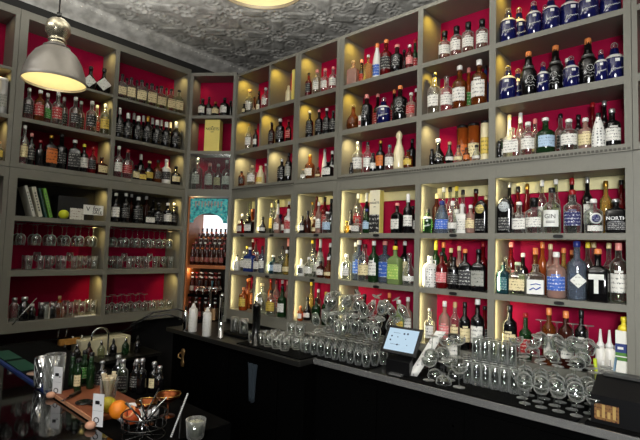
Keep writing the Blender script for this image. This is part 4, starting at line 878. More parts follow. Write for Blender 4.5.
# ------------------------------------------------------------------ corner recess
def kp(u, y, z): return A_+_t*u+_n*y+Vector((0, 0, z))
t = thing('display_niche', 'open corner niche with wooden side and tiers of beer bottles', 'niche', A_, KW['rz'])
obj('post', bx(0, .034, 0, .05, CT+.0, Z(.529)), paint, t, False); obj('post', bx(LK-.034, LK, 0, .05, CT, Z(.529)), paint, t, False)
o = obj('wood_jamb', bx(.036, .056, .02, .40, CT+.02, Z(.52)), mat('orange_wood', (176, 104, 56), .45, bscale=14, mott=.3), t, False)
o = obj('wood_shelf', bx(.06, LK-.04, .04, .42, Z(-.25), Z(-.215), bev=.002), mat('orange_wood', (176, 104, 56), .45), t, False); o['label'] = 'orange wood shelf'
obj('lower_shelf', bx(.06, LK-.04, .06, .42, Z(-.56), Z(-.53)), black_m, t, False)
obj('side_panel', bx(LK-.05, LK-.036, .05, .42, CT+.02, Z(.52)), dark_wall, t, False)
obj('back_board', bx(.0, LK, .44, .46, CT+.0, Z(.0)), dark_wall, t, False)
for k, z in enumerate((-.155, -.095, -.035)):
    obj('tier_step', bx(.06, LK-.055, .12+.09*k, .12+.09*(k+1), Z(-.214), Z(z)), black_m, t, False)
win = struct('window_1', bx(-.3, .3, 0, .02, 0, .36), emis('daylight_pane', (240, 240, 245), 1.6)); win.location = kp(LK/2-.02, .47, Z(.0)); win.rotation_euler = (0, 0, KW['rz'])
tr_ = struct('trim_5', bx(-.30, -.20, -.03, -.001, 0, .36), mat('orange_wood', (176, 104, 56), .45)); tr_.location = win.location; tr_.rotation_euler = win.rotation_euler
bm = bmesh.new(); w2 = (LK-.10)/2; poly = [(-w2, .0), (-w2, .285), (w2, .285), (w2, .0)]
arc = [(w2*.80*math.cos(a), .0+.105*math.sin(a)) for a in [PI*k/14 for k in range(15)]]
prism(bm, [(-w2, 0), (-w2, .265), (w2, .265), (w2, 0)]+arc, 'y', -.008, .008)
def teal_mat():
    m, nt, out = _new('turquoise_relief'); N = nt.nodes.new; L = nt.links.new
    b = N('ShaderNodeBsdfPrincipled'); b.inputs['Roughness'].default_value = .45; L(b.outputs[0], out.inputs[0])
    tc = N('ShaderNodeTexCoord'); nz = N('ShaderNodeTexNoise'); nz.inputs['Scale'].default_value = 38; nz.inputs['Detail'].default_value = 3; L(tc.outputs['Object'], nz.inputs['Vector'])
    r = N('ShaderNodeValToRGB'); e = r.color_ramp.elements; e[0].position = .36; e[0].color = lin((30, 110, 130)); e[1].position = .5; e[1].color = lin((60, 196, 200)); q = e.new(.62); q.color = lin((90, 210, 205)); q = e.new(.70); q.color = lin((196, 190, 170))
    L(nz.outputs['Fac'], r.inputs[0]); L(r.outputs[0], b.inputs['Base Color']); return m
ar = thing('arched_sign', 'turquoise carved arch board hanging at the top of the corner niche', 'sign', kp(LK/2+.0, .035, Z(.245)), KW['rz'])
teal = teal_mat(); obj('arch_board', bm, teal, ar, False)
bm = bmesh.new()
for k in range(9): # carved uprights that read like lettering
    x = -w2*.68+k*w2*.17; z0 = .165+.0*k; box(bm, x-.008, x+.006, -.013, -.007, z0+.02*math.sin(k*1.3)**2, .235)
    if k % 2: box(bm, x-.016, x+.012, -.013, -.007, .20, .21)
    else: box(bm, x-.012, x+.014, -.013, -.007, .222, .235)
obj('carving', bm, mat('worn_grey_carving', (170, 160, 150), .5, mott=.4), ar, False)
lp = lambda k: None
bb = None; rowl = ['front', 'second', 'third', 'rear']
def beer_proto(cap, lab):
    t = D.objects.new('beer_bottle', None); C.objects.link(t)
    bm = bmesh.new(); lathe(bm, [(.022, 0), (.026, .006), (.026, .115), (.021, .14), (.0125, .165), (.011, .215), (.012, .222)], 12); obj('body', bm, bottle_mat('d'), t)
    bm = bmesh.new(); lathe(bm, [(.0145, .222), (.0145, .228), (.011, .231)], 10); obj('cap', bm, cap_mat(cap), t)
    bm = bmesh.new(); patch(bm, [(0, .026, .026, 2), (.115, .026, .026, 2)], .035, .085, 1.1, nz=1, na=6); obj('label', bm, label_mat('beer_label_'+GN[lab], {'o': (120, 48, 24), 'w': (150, 140, 125), 'r': (130, 20, 22)}[lab], (200, 190, 170), .5), t)
    bm = bmesh.new(); patch(bm, [(0, .014, .014, 2), (.3, .0125, .0125, 2)], .172, .19, 1.3, .002, 1, 4); obj('neck_label', bm, lab_mat(lab), t)
    return t
pA = beer_proto('k', 'o'); pB = beer_proto('w', 'w'); pC = beer_proto('r', 'r'); used_ = set()
def beer(p, u, y, z, lab, grp):
    loc = kp(.085+(u-.095)/.062*.0545, y, z)
    if p.name in used_: o = dup(p, loc, (0, 0, KW['rz']), lab, grp)
    else: used_.add(p.name); o = p; o.location = loc; o.rotation_euler = (0, 0, KW['rz'])
    return tag(o, lab, 'bottle', grp)
for k in range(4):
    y = (.085, .165, .255, .345)[k]; z = Z((-.214, -.154, -.094, -.034)[k])
    for i in range(7):
        beer((pA, pB, pA, pA)[k] if i % 3 else pC, .095+.062*i, y, z+.0005, 'brown beer bottle, %s label, %s tier, %s, corner niche' % (('orange', 'white', 'orange', 'orange')[k] if i % 3 else 'red', rowl[k], (ORD[i]+(' from left' if i else '')) if i < 6 else 'rightmost'), 'beer bottles on the niche tiers')
for k in range(2):
    for i in range(6):
        beer((pB, pC)[(i+k) % 2], .095+.062*i, .11+.10*k, Z(-.53)+.0005, 'brown beer bottle, %s label, %s, dark lower niche shelf, %s row' % (('white', 'red')[(i+k) % 2], (ORD[i]+(' from left' if i else '')) if i < 5 else 'rightmost', ('front', 'rear')[k]), 'beer bottles on the lower niche shelf')
for i in range(6):
    beer((pC, pB)[i % 2], .095+.062*i, .075+.03*(i % 2), CT+.0005, 'brown beer bottle, %s label, %s, standing low behind the beer taps' % (('red', 'white')[i % 2], (ORD[i]+(' from left' if i else '')) if i < 5 else 'rightmost'), 'beer bottles behind the taps')
light('POINT', kp(.10, .06, Z(.47)), 1.6, (1, .78, .5), .02, name='niche_fill'); light('POINT', kp(.10, .06, Z(-.27)), .5, (1, .78, .5), .02, name='niche_fill')  # added warm lamps that brighten the niche wood
# tap heads and hoses before the niche
t = thing('tap_font', 'chrome tap font with several drooping spouts before the corner niche', 'tap', kp(.36, -.06, CT), KW['rz'])
bm = bmesh.new(); lathe(bm, [(.03, 0), (.03, .01), (.014, .02), (.014, .34), (.02, .35)], 14); obj('column', bm, chrome, t)
for k in range(4):
    x0 = -.12+.07*k; bm = bmesh.new(); tube(bm, [(x0, 0, .35), (x0, -.03, .36), (x0-.01, -.06, .33), (x0-.01, -.062, .29)], .008, 8); sp_ = obj('spout', bm, chrome, t)
    bm = bmesh.new(); tube(bm, [(x0, -.02, .36), (x0+.005, -.03, .43)], [.006, .013], 8); obj('handle', bm, mat('teal_handle', (40, 90, 100), .3) if k == 2 else mat('black_plastic', (13, 13, 14), .3), sp_)
bm = bmesh.new(); tube(bm, [(-.15, 0, .35), (.12, 0, .35)], .012, 10); obj('crossbar', bm, chrome, t)
tag(obj('wood_crate', bx(-.06, .06, -.05, .05, 0, .12, bev=.003), mat('pale_box', (176, 140, 100), .5), None, False), 'tan box standing low in the corner niche behind the taps', 'box'); D.objects['wood_crate'].location = kp(.32, .10, CT+.001); D.objects['wood_crate'].rotation_euler = (0, 0, KW['rz'])
# ------------------------------------------------------------------ left wall: books, signs, stemware
zs = Z(.199); XF = -4.39
def onl(px, py, X): return hit(px, py, LW['n'], -X)
for i, (px, w_, col, lean, h_, lab) in enumerate(((30.5, .022, (205, 203, 190), .30, .27, 'white book leaning at the left end of the row'), (37, .030, (196, 192, 170), .27, .265, 'cream book leaning second in the row'),
        (42.5, .016, (30, 70, 62), .27, .26, 'dark teal book leaning between cream and green books'), (47.5, .026, (108, 160, 60), .27, .26, 'bright green book leaning against the black boxes'))):
    P = onl(px, 216, XF-.03); y0 = P.y+.03
    t = thing('book', lab+' on the left wall', 'book', (XF-.13, y0, zs+.001+abs(math.sin(lean))*w_*.5), 0, 'leaning books on the left wall'); t.rotation_euler = (-(-lean), 0, 0)
    obj('cover', bx(-.09, .10, -w_/2, w_/2, 0, h_, bev=.001), mat('book_cover_%d' % i, col, .5), t, False); obj('pages', bx(-.095, -.088, -w_/2+.002, w_/2-.002, .003, h_-.003), mat('pages', (222, 216, 196), .8), t, False)
    bm = bmesh.new()
    for k in range(7): box(bm, .1, .1008, -w_*.2, w_*.2, .05+k*.025, .065+k*.025)
    obj('spine_print', bm, mat('spine_ink', (90, 90, 84), .6), t, False)
P = onl(58, 217, XF-.12); bm = bx(-.10, .10, 0, .26, 0, .21, bev=.003)
tag(obj('black_box', bm, mat('black_card', (16, 16, 17), .5), None, False), 'black box behind the yellow-green ball, book cubby', 'box'); D.objects['black_box'].location = (XF-.18, P.y-.02, zs+.001)
bm = bmesh.new()
P = onl(64, 212.5, XF-.045); bmesh.ops.create_uvsphere(bm, u_segments=18, v_segments=12, radius=.042); 
for v in bm.verts: v.co.z *= .95; v.co *= 1+.03*math.sin(7*math.atan2(v.co.y, v.co.x))
o = tag(obj('yellow_squash', bm, mat('lime_yellow', (206, 214, 40), .5), None), 'yellow-green round squash on the shelf beside leaning books', 'fruit'); o.location = (XF-.048, P.y, zs+.041)
P = onl(78, 211, XF-.05); o = tag(obj('white_card', bx(-.004, .004, -.06, .06, 0, .105), label_mat('card_print', (205, 203, 192), (120, 90, 70), .35), None, False), 'white printed card right of the yellow-green squash', 'card'); o.location = (XF-.07, P.y, zs+.001)
P = onl(94.5, 204, XF-.03)
t = thing('table_sign', 'small white sign on a thin stand, books shelf, left wall', 'sign', (XF-.045, P.y, zs))
obj('sign_board', bx(-.004, .004, -.09, .09, .055, .145), mat('plain_white_label', (228, 228, 220), .5), t, False)
text('lettering', 'for', .06, ink_k, t, (.0046, .03, .112), (PI/2, 0, PI/2)); text('lettering', 'SALE', .042, ink_k, t, (.0046, .035, .076), (PI/2, 0, PI/2)); text('lettering', 'V', .06, ink_k, t, (.0046, -.05, .105), (PI/2, 0, PI/2))
bm = bmesh.new(); box(bm, -.02, .02, -.03, .03, 0, .004); box(bm, -.003, .003, -.003, .003, .004, .056); obj('stand', bm, chrome, t, False)
# red book in the cut-off cubby + pale panel
o = tag(obj('red_book', bx(-.06, .06, -.02, .02, 0, .245, bev=.002), mat('dark_red_cover', (92, 14, 20), .5), None, False), 'dark red book at the left edge of the photo', 'book'); o.location = (XF-.10, onl(2, 200, XF-.1).y+.015, zs+.001)
struct('trim_6', bx(XF-.02, XF-.012, .33, 1.028, Z(-.68), Z(.157)), mat('pale_blue_panel', (150, 165, 178), .5))
# stemware: hanging racks and standing glasses
def rack(y0, y1, z, lab):
    t = thing('glass_rack', lab, 'rack', (XF, 0, z), 0, 'stemware racks on the left wall'); n = 7
    for i in range(n):
        y = y0+.02+(y1-y0-.04)*i/(n-1); bm = bmesh.new(); tube(bm, [(-.02, y, -.012), (-.26, y, -.012)], .003, 5); box(bm, -.05, -.044, y-.002, y+.002, -.012, 0); box(bm, -.24, -.234, y-.002, y+.002, -.012, 0); obj('rail', bm, chrome, t, False)
for bay, (y0, y1), zt in (('first', (L0[1], L1[0]), Z(.157)), ('second', (L1[1], L2[0]), Z(.157))):
    rack(y0, y1, zt-.001, 'thin steel stemware rack, fifth shelf, %s bay of the left wall' % bay)
    for i in range(6):
        for j in range(2):
            put('wine_glass', XF-.08-.11*j, y0+.075+(y1-y0-.15)*i/5, zt-.012-.185-.006, 'wine glass hanging upside down, %s row, %s bay of the left wall' % (('front', 'rear')[j], bay), 'hanging wine glasses, %s bay' % bay, inv=True, gm=thin)
    for i in range(8):
        for j in range(2):
            k_ = 'highball_glass' if (i+j+(bay == 'second')*3) % 3 else 'wine_glass'
            if k_ == 'wine_glass' and j == 0: k_ = 'tulip_glass'
            if bay == 'first' and i == 0: continue
            put(k_, XF-.07-.11*j, y0+.055+(y1-y0-.11)*i/7, Z(-.256), 'clear %s standing under the hanging stems, %s row, %s bay' % ({'highball_glass': 'highball', 'wine_glass': 'wine glass', 'tulip_glass': 'tulip glass'}[k_], ('front', 'rear')[j], bay), 'glasses standing under the rack, %s bay' % bay, gm=thin, sc_=.82)
    for i in range(8 if bay == 'second' else 5):
        for j in range(2):
            y = (y0+.05+(y1-y0-.10)*i/7) if bay == 'second' else (y0+.30+.10*i)
            k_ = 'tumbler' if (bay == 'second' and i > 4) else 'wine_glass' if bay == 'second' else 'highball_glass'
            put(k_, XF-.07-.11*j, y, Z(-.684), 'clear %s on the lowest shelf, %s row, %s bay of the left wall' % ({'highball_glass': 'highball', 'wine_glass': 'upturned wine glass', 'tumbler': 'tumbler'}[k_], ('front', 'rear')[j], bay), 'glasses on the lowest left shelf, %s bay' % bay, inv=k_ == 'wine_glass', gm=thin, sc_=.9)
# small jars and shakers on the lowest left shelf
for i, (px, w_, top, g_, cp_) in enumerate(((14, 9, 298, 'c', 's'), (24, 11, 297, 'k', 's'), (32, 7, 304, 'k', 'w'), (41.5, 6, 303, 'k', 'w'), (47, 6, 302, 'w', 'k'), (52, 6, 303, 'k', 'w'), (59, 6, 296, 'o', 'n'), (62.5, 4, 307, 'p', 'w'))):
    P = onl(px, 310, XF-.08); T = onl(px, top, XF-.08); r = w_/2*(P-CAM).dot(FWD)/F; h = T.z-Z(-.684)
    t = thing('bitters_bottle', ['clear wide jar', 'dark wide shaker', 'dark jar with pale top', 'dark bitters bottle', 'white small bottle', 'black bitters bottle', 'orange bitters bottle', 'tiny pink bottle'][i]+', %s on the lowest shelf, first left bay' % (ORD[i]+' from left' if i else ORD[i]), 'bottle', (XF-.08, P.y, Z(-.684)+.0005), PI/2, 'small bottles on the lowest left shelf')
    bm = bmesh.new(); lathe(bm, [(r*.95, 0), (r, .004), (r, h*.65), (r*.5, h*.78), (r*.45, h*.85)], 12); obj('body', bm, bottle_mat(g_), t); bm = bmesh.new(); lathe(bm, [(r*.5, h*.85), (r*.52, h)], 10); obj('cap', bm, cap_mat(cp_), t)
stick('long_spoon', 'long steel spoon leaning diagonally before the lowest left shelf', 'spoon', onl(12, 325, XF+.01), onl(36, 298, XF-.02)+Vector((.015, 0, 0)), .0045, steel)
tag(obj('white_tray', bx(-.05, .05, -.09, .09, 0, .008, bev=.002), white_pl, None, False), 'thin white tray under highballs on the lowest left shelf', 'tray'); o = D.objects['white_tray']; P = onl(86, 316, XF-.0); o.location = (XF-.02, P.y, Z(-.684)+.001)
o.scale = (.35, 1, 1)
# ------------------------------------------------------------------ sink run under the left shelving
WC = .66
t = thing('work_counter', 'dark steel sink counter running under the left shelving', 'counter')
obj('base', bx(-4.72, -4.12, 1.42, 2.32, .02, WC-.03), black_m, t, False); obj('worktop', bx(-4.72, -4.08, 1.41, 2.34, WC-.03, WC, bev=.003), mat('dark_steel_top', (120, 118, 112), .3, .9), t, False)
obj('splash_panel', bx(-4.725, -4.705, 1.0, 2.34, WC, Z(-.78)), mat('dark_red_tile', (52, 6, 12), .4), t, False)
P1_, P2_ = onl(72, 350, -4.5), onl(121, 346, -4.5)
o = tag(obj('sink_tray', bx(-.11, .11, P1_.y, P2_.y, 0, .15, bev=.006), mat('pale_cutting_plastic', (216, 208, 176), .5), None, False), 'long pale plastic tray on the sink counter under the tap', 'tray'); o.location = (-4.42, 0, WC+.001)
P = atz(112, 352, WC); bm = bmesh.new(); b0 = Vector((-4.25, onl(108, 345, -4.25).y, WC))
t = thing('tap_faucet', 'chrome gooseneck tap arching over the sink counter', 'faucet', b0)
bm = bmesh.new(); lathe(bm, [(.02, 0), (.02, .02), (.012, .03)], 12); obj('base', bm, chrome, t)
bm = bmesh.new(); tube(bm, [(0, 0, .03), (0, 0, .19)]+[(0, -.075+.075*math.cos(a), .19+.075*math.sin(a)) for a in [PI*k/8 for k in range(1, 9)]]+[(0, -.15, .16)], .0085, 8); obj('spout', bm, chrome, t)
P = onl(69, 341, -4.45); o = tag(obj('knife_block', bx(-.03, .03, -.085, .085, 0, .055, bev=.004), mat('yellow_wood', (170, 120, 52), .5, bscale=20, mott=.2), None, False), 'yellowish wooden block hanging below the lowest left shelf', 'block'); 
o.location = (-4.45, P.y, P.z-.03); zb_ = P.z+.026
t = thing('utensil_rail', 'dark rail under the left shelving holding the wooden block and utensils', 'rail', (-4.45, 0, zb_)); obj('rail_bar', bx(-.01, .01, .95, 2.3, .0, .012), mat('gunmetal', (70, 70, 68), .25, .9), t, False)
bm = bmesh.new(); [box(bm, -.004, .004, y, y+.008, .012, Z(-.771)-zb_) for y in (1.0, 1.6, 2.25)]; obj('hanger', bm, mat('gunmetal', (70, 70, 68), .25, .9), t, False)
for i, px in enumerate((58, 66, 73, 82)):
    P = onl(px, 332, -4.43); stick('steel_spoon', '%s steel utensil hanging behind the sink counter' % ['leftmost', 'second', 'third', 'rightmost'][i], 'utensil', (-4.432, P.y, zb_+.02), (-4.432, P.y+.01, zb_+.09-.15*(i > 1)), .005, steel, 'hanging utensils')
for i in range(7):
    P = onl(62+i*12, 352+3*(i % 2), -4.28); t = thing('storage_jar', 'dark stoppered jar, %s along the sink counter' % (ORD[i]+(' from left' if i else '')), 'jar', (-4.22, P.y, WC+.001), 0, 'jars on the sink counter')
    bm = bmesh.new(); lathe(bm, [(.03, 0), (.033, .005), (.033, .08), (.02, .10), (.012, .115)], 12); obj('body', bm, bottle_mat('gkdvkgk'[i]), t); bm = bmesh.new(); lathe(bm, [(.013, .115), (.013, .135), (.003, .16)], 8); obj('pourer', bm, chrome if i % 2 else cap_mat('k'), t)
# ------------------------------------------------------------------ near bar top with its mats, board, fruit
BT = Z(-.80)
t = thing('customer_bar', 'glossy black bar top in the lower left foreground', 'bar counter')
gb = mat('gloss_black', (7, 7, 8), .06, 0, .6, coat=.5)
obj('slab', bx(-4.7, -1.66, .15, .882, BT-.05, BT-.001, bev=.004), gb, t, False); obj('front_panel', bx(-4.7, -1.70, .25, .86, .02, BT-.051), black_m, t, False)
t = thing('service_station', 'black service ledge behind the glossy bar top', 'station')
obj('ledge', bx(-4.06, -1.70, .884, 1.34, BT-.12, BT-.002, bev=.004), mat('matt_black_ledge', (3, 3, 3), .8, spec=.05), t, False); obj('cabinet', bx(-4.02, -1.75, .92, 1.32, .02, BT-.121), black_m, t, False)
def A(px, py, z=BT): return atz(px, py, z)
a_ = A(0, 349); b_ = A(51, 401)
t = thing('service_mat', 'black service mat with blue front edge and green cells', 'mat', (0, 0, BT))
obj('mat_sheet', bx(-4.05, -2.62, .902, 1.30, 0, .006), blackmatte, t, False)
o = obj('blue_edge', bx(-4.05, -2.62, .884, .901, -.004, .010, bev=.002), mat('navy_blue_edge', (24, 48, 110), .35), t, False)
for (px0, px1, py) in ((3, 14, 358), (14, 28, 367)):
    q0 = A(px0, py); q1 = A(px1, py)
for px, py in ((5, 356.5), (22, 366.5)):
    q = A(px, py); obj('green_cell', bx(q.x-.15, q.x+.15, max(q.y-.05, .91), max(q.y-.05, .91)+.10, .006, .010), mat('green_felt', (12, 66, 46), .7), t, False)
P = A(24, 377.5); t = thing('coin_dish', 'small pale dish on the service mat near the blue edge', 'dish', (P.x, max(P.y, .95), BT+.0065)); bm = bmesh.new(); lathe(bm, [(.03, 0), (.045, .006), (.046, .01)], 18); obj('dish_body', bm, mat('terracotta_pale', (170, 140, 120), .4), t)
# lattice mixing glasses
def latt(px, py, top, w, lab, gm):
    P = A(px, py); T = hit(px, top, RW['n'], P.y); h = T.z-BT; r = w/2*(P-CAM).dot(FWD)/F
    t = thing('mixing_glass', lab, 'mixing glass', (P.x, P.y, BT+.0065), 0, 'mixing glasses on the service mat')
    bm = bmesh.new(); shell(bm, [(r*.86, 0), (r*.88, .01), (r, h)], [(r*.94, h), (r*.83, .02), (.002, .018)], 20); obj('glass_wall', bm, gm, t)
    bm = bmesh.new()
    for s in (1, -1):
        for k in range(9):
            pts = []
            for q in range(7):
                kk = q/6; rr = r*.875+(r-r*.875)*kk*.9+.001; a = 2*PI*k/9+s*kk*1.5; pts.append((rr*math.cos(a), rr*math.sin(a), .012+kk*(h-.03)))
            tube(bm, pts, .0016, 4)
    obj('lattice', bm, mat('bright_cut_glass', (200, 202, 200), .15, .6), t)
latt(53, 393, 354, 19, 'cut-lattice mixing glass behind the left menu card', thin)
latt(41.5, 388, 357, 15, 'bright steel-looking mixing glass at the left of two', chrome)
# menu cards on wooden clips
def card(px, py, top, lab, rz):
    P = A(px, py); T = hit(px+4, top, RW['n'], P.y); h = T.z-BT
    t = thing('menu_card', lab, 'menu card', (P.x, P.y, BT), rz, 'menu cards on wooden clips')
    w_ = .026
    s = obj('card', bx(-w_, w_, -.0012, .0012, .006, h), mat('white_card_stock', (232, 232, 232), .4), t, False); 
    bm = bmesh.new(); box(bm, -.013, .006, -.0025, -.0012, h*.70, h*.80, .003); box(bm, .010, .016, -.0025, -.0012, h*.66, h*.70); box(bm, -w_+.004, w_-.004, -.002, -.0012, h*.50, h*.503); obj('print_marks', bm, ink_k, s, False)
    text('lettering', 'Q', .036, ink_k, s, (-.005, -.0022, h*.22), (PI/2, .3, 0))
    bm = bmesh.new(); bmesh.ops.create_uvsphere(bm, u_segments=14, v_segments=10, radius=.02); 
    for v in bm.verts: v.co.z = max(v.co.z*.85, -.014); v.co.x *= 1.15
    c = obj('wooden_clip', bm, mat('pale_peach_wood', (214, 160, 130), .5), t); c.location = (-.022, -.014, .0145)
card(56.5, 397.5, 368, 'white menu card standing at the corner of the blue-edged mat', .55)
card(97, 428, 395, 'white menu card standing before the fruit bowl', .55)
# chopping board
c0, c1, c2 = A(58, 396), A(94, 423), A(104, 378)
t = thing('chopping_board', 'reddish wooden chopping board behind the menu cards', 'chopping board', (0, 0, BT-.001))
obj('board', bx(-2.60, -2.10, .895, 1.14, 0, .022, bev=.004), mat('red_brown_wood', (128, 70, 42), .45, bscale=16, mott=.3), t, False); obj('pale_edge', bx(-2.598, -2.102, .890, .896, .003, .02), mat('pale_edge_wood', (196, 140, 104), .5), t, False)
B2 = BT+.0215
P = A(74, 396, B2); t = thing('paring_knife', 'small black-handled knife lying on the wooden board', 'knife', (P.x, P.y, B2+.008), -.9)
obj('handle', bx(-.05, .03, -.009, .009, -.007, .007, bev=.004), mat('black_plastic', (13, 13, 14), .3), t, False); obj('blade', bx(.03, .10, -.007, .007, -.002, .0), chrome, t, False)
P = A(84, 403, B2); t = thing('strainer', 'dark round strainer on the wooden board', 'strainer', (P.x, P.y, B2+.001)); bm = bmesh.new(); lathe(bm, [(.036, 0), (.04, .004), (.036, .007)], 18); obj('disc', bm, mat('gunmetal', (70, 70, 68), .25, .9), t); bm = bmesh.new(); tube(bm, [(.036, 0, .004), (.10, .02, .006)], .004, 6); obj('handle', bm, mat('gunmetal', (70, 70, 68), .25, .9), t)
for i, (px, py, top, w_) in enumerate(((67.5, 387, 352, 7), (73, 392, 358, 7), (86, 389, 352, 8), (79.5, 384, 350, 7))):
    P = A(px, py, B2); T = hit(px, top, RW['n'], P.y); r = w_/2*(P-CAM).dot(FWD)/F
    b = build_bottle('R', 'g', '-g-g'[i] if i != 1 else 'e', 'k', r, T.z-B2, ['leftmost green bottle behind the left menu card', 'green bottle with cream label nearest the left menu card', 'rightmost green bottle behind the chopping board', 'rear green bottle behind the chopping board'][i], 'green bottles behind the chopping board', .9); b.location = (P.x, P.y+.02, B2+.0005)
P = A(104, 399, B2); t = thing('napkin_glass', 'faceted glass holding folded pale napkins behind the right card', 'glass', (P.x, P.y+.02, B2+.0005))
bm = bmesh.new(); shell(bm, [(.033, 0), (.036, .004), (.043, .095)], [(.040, .095), (.032, .015), (.002, .013)], 12); obj('glass_wall', bm, thin, t, False)
bm = bmesh.new()
for k in range(7): a = k*.9; tube(bm, [(.010*math.cos(a), .010*math.sin(a), .016), (.028*math.cos(a), .028*math.sin(a), .105+.01*(k % 3))], [.004, .011], 5)
obj('napkins', bm, mat('napkin', (222, 205, 170), .7), t, False)
# fruit bowl
P = A(124, 421, BT); fb = Vector((P.x, P.y+.05, BT))
t = thing('fruit_dish', 'white oval dish holding citrus fruit beside the right menu card', 'dish', fb)
bm = bmesh.new(); loft(bm, [(0, .08, .06, 2), (.006, .10, .075, 2), (.03, .125, .095, 2), (.034, .125, .095, 2), (.030, .12, .09, 2), (.010, .095, .07, 2), (.008, .02, .02, 2)], 28); obj('dish_body', bm, mat('white_china', (226, 226, 228), .2, coat=.5), t)
def fruit(name, px, py, rpx, z, col, lab, sc3=(1, 1, 1), cut=False):
    P = A(px, py, z); r = rpx*(P-CAM).dot(FWD)/F
    bm = bmesh.new(); bmesh.ops.create_uvsphere(bm, u_segments=24, v_segments=16, radius=r)
    for v in bm.verts: v.co = Vector((v.co.x*sc3[0], v.co.y*sc3[1], v.co.z*sc3[2]))
    o = obj(name, bm, mat('peel_'+name, col, .45, bump=.25, bscale=180), None); o.location = (P.x, P.y, z+.0); tag(o, lab, 'fruit')
    return o, r
fruit('lemon', 108, 404.5, 8, BT+.055, (196, 178, 36), 'yellow lemon at the left of the citrus dish', (1.15, .95, .92))
fruit('orange', 118.5, 409.5, 9, BT+.060, (236, 134, 24), 'whole bright orange in the middle of the dish', (1, 1, 1))
o, r = fruit('blood_orange', 132, 416, 8.2, BT+.055, (206, 84, 30), 'cut reddish orange at the right of the dish')
bm = bmesh.new(); lathe(bm, [(r*.8, 0), (r*.8, .003)], 20); f_ = obj('cut_face', bm, label_mat('orange_flesh', (226, 110, 50), (240, 190, 120), .8), o); f_.location = (r*.15, -r*.42, r*.62); f_.rotation_euler = (.75, .25, 0)
# copper bowls on stems
for i, (px, py, w_) in enumerate(((147, 401, 21), (168.5, 394, 24))):
    z = BT+.10; P = A(px, py, z); r = w_/2*(P-CAM).dot(FWD)/F
    t = thing('copper_coupe', '%s shallow copper coupe with a gold rim beyond the citrus' % ['left', 'right'][i], 'coupe', (P.x, P.y, BT-.001), 0, 'copper coupes')
    cm = mat('copper', (120, 66, 38), .3, 1); gm_ = mat('gold_rim', (190, 150, 80), .25, 1)
    bm = bmesh.new(); shell(bm, [(.006, .062), (r*.5, .068), (r*.9, .084), (r, .10)], [(r*.97, .10), (r*.87, .087), (r*.45, .072), (.002, .068)], 24); obj('bowl', bm, cm, t)
    bm = bmesh.new(); tube(bm, [(r*math.cos(a), r*math.sin(a), .1005) for a in [2*PI*k/28 for k in range(29)]], .0028, 5, False); obj('rim', bm, gm_, t)
    bm = bmesh.new(); lathe(bm, [(.034, 0), (.034, .002), (.006, .006), (.0045, .03), (.006, .063)], 16); obj('stem', bm, cm, t)
# wire basket with tools
P = A(138, 432, BT); bc = Vector((P.x+.05, P.y-.0, BT))
t = thing('wire_basket', 'black wire basket of tangled bar tools before the copper coupes', 'basket', bc)
bm = bmesh.new(); R_ = .085
for z in (.003, .045, .09): tube(bm, [(R_*(1+z)*math.cos(a), R_*(1+z)*math.sin(a), z) for a in [2*PI*k/24 for k in range(25)]], .003, 5, False)
obj('wire_hoop', bm, mat('gunmetal', (70, 70, 68), .25, .9), t)
bm = bmesh.new()
for k in range(16): a = 2*PI*k/16; tube(bm, [(R_*math.cos(a), R_*math.sin(a), .003), (R_*1.09*math.cos(a), R_*1.09*math.sin(a), .09)], .002, 4)
for k in range(4): a = PI*k/4; tube(bm, [(R_*math.cos(a), R_*math.sin(a), .003), (-R_*math.cos(a), -R_*math.sin(a), .003)], .002, 4)
obj('wire_side', bm, mat('gunmetal', (70, 70, 68), .25, .9), t)
for k in range(7):
    a = k*.9+.3; q = bc+Vector((.05*math.cos(a), .05*math.sin(a), .008)); stick('bar_tongs', 'thin steel bar tool leaning %s in the black wire basket' % ['far left', 'left', 'back left', 'back', 'back right', 'right', 'forward'][k], 'bar tool', q, bc+Vector((-.085*math.cos(a+.3), -.085*math.sin(a+.3), .13+.02*(k % 3))), .0032, (chrome, mat('gunmetal', (70, 70, 68), .25, .9))[k % 2], 'tools in the wire basket')
# twisted spoon and garnish glass
g0 = A(191, 439, BT); t = thing('garnish_glass', 'short clear glass with a pale rim at the bottom edge', 'glass', (g0.x, g0.y+.02, BT))
bm = bmesh.new(); shell(bm, [(.032, 0), (.035, .004), (.042, .075)], [(.0395, .075), (.031, .012), (.002, .010)], 18); obj('glass_wall', bm, thin, t)
bm = bmesh.new(); lathe(bm, [(.030, .012), (.037, .060), (.030, .064), (.015, .061)], 16); obj('contents', bm, label_mat('ice_crush', (180, 178, 150), (60, 60, 50), .8), t)
p0 = A(171, 437, BT+.004); p1 = hit(188, 393, RW['n'], p0.y+.12); bm = bmesh.new(); ns = 26
for k in range(ns):
    a = p0.lerp(p1, k/ns); b = p0.lerp(p1, (k+.55)/ns); tube(bm, [a, b], .0042, 6)
s_ = thing('twisted_spoon', 'long twisted white and black bar spoon leaning diagonally', 'bar spoon', (0, 0, 0)); obj('twist', bm, ink_w, s_); bm = bmesh.new(); tube(bm, [p0, p1], .003, 6); obj('rod', bm, mat('black_plastic', (13, 13, 14), .3), s_)
bm = bmesh.new(); tube(bm, [p0+Vector((.03, .02, 0)), p1+Vector((-.05, 0, -.07))], .003, 6); tag(obj('black_straw', bm, mat('black_plastic', (13, 13, 14), .3)), 'black straw beside the twisted spoon', 'straw')
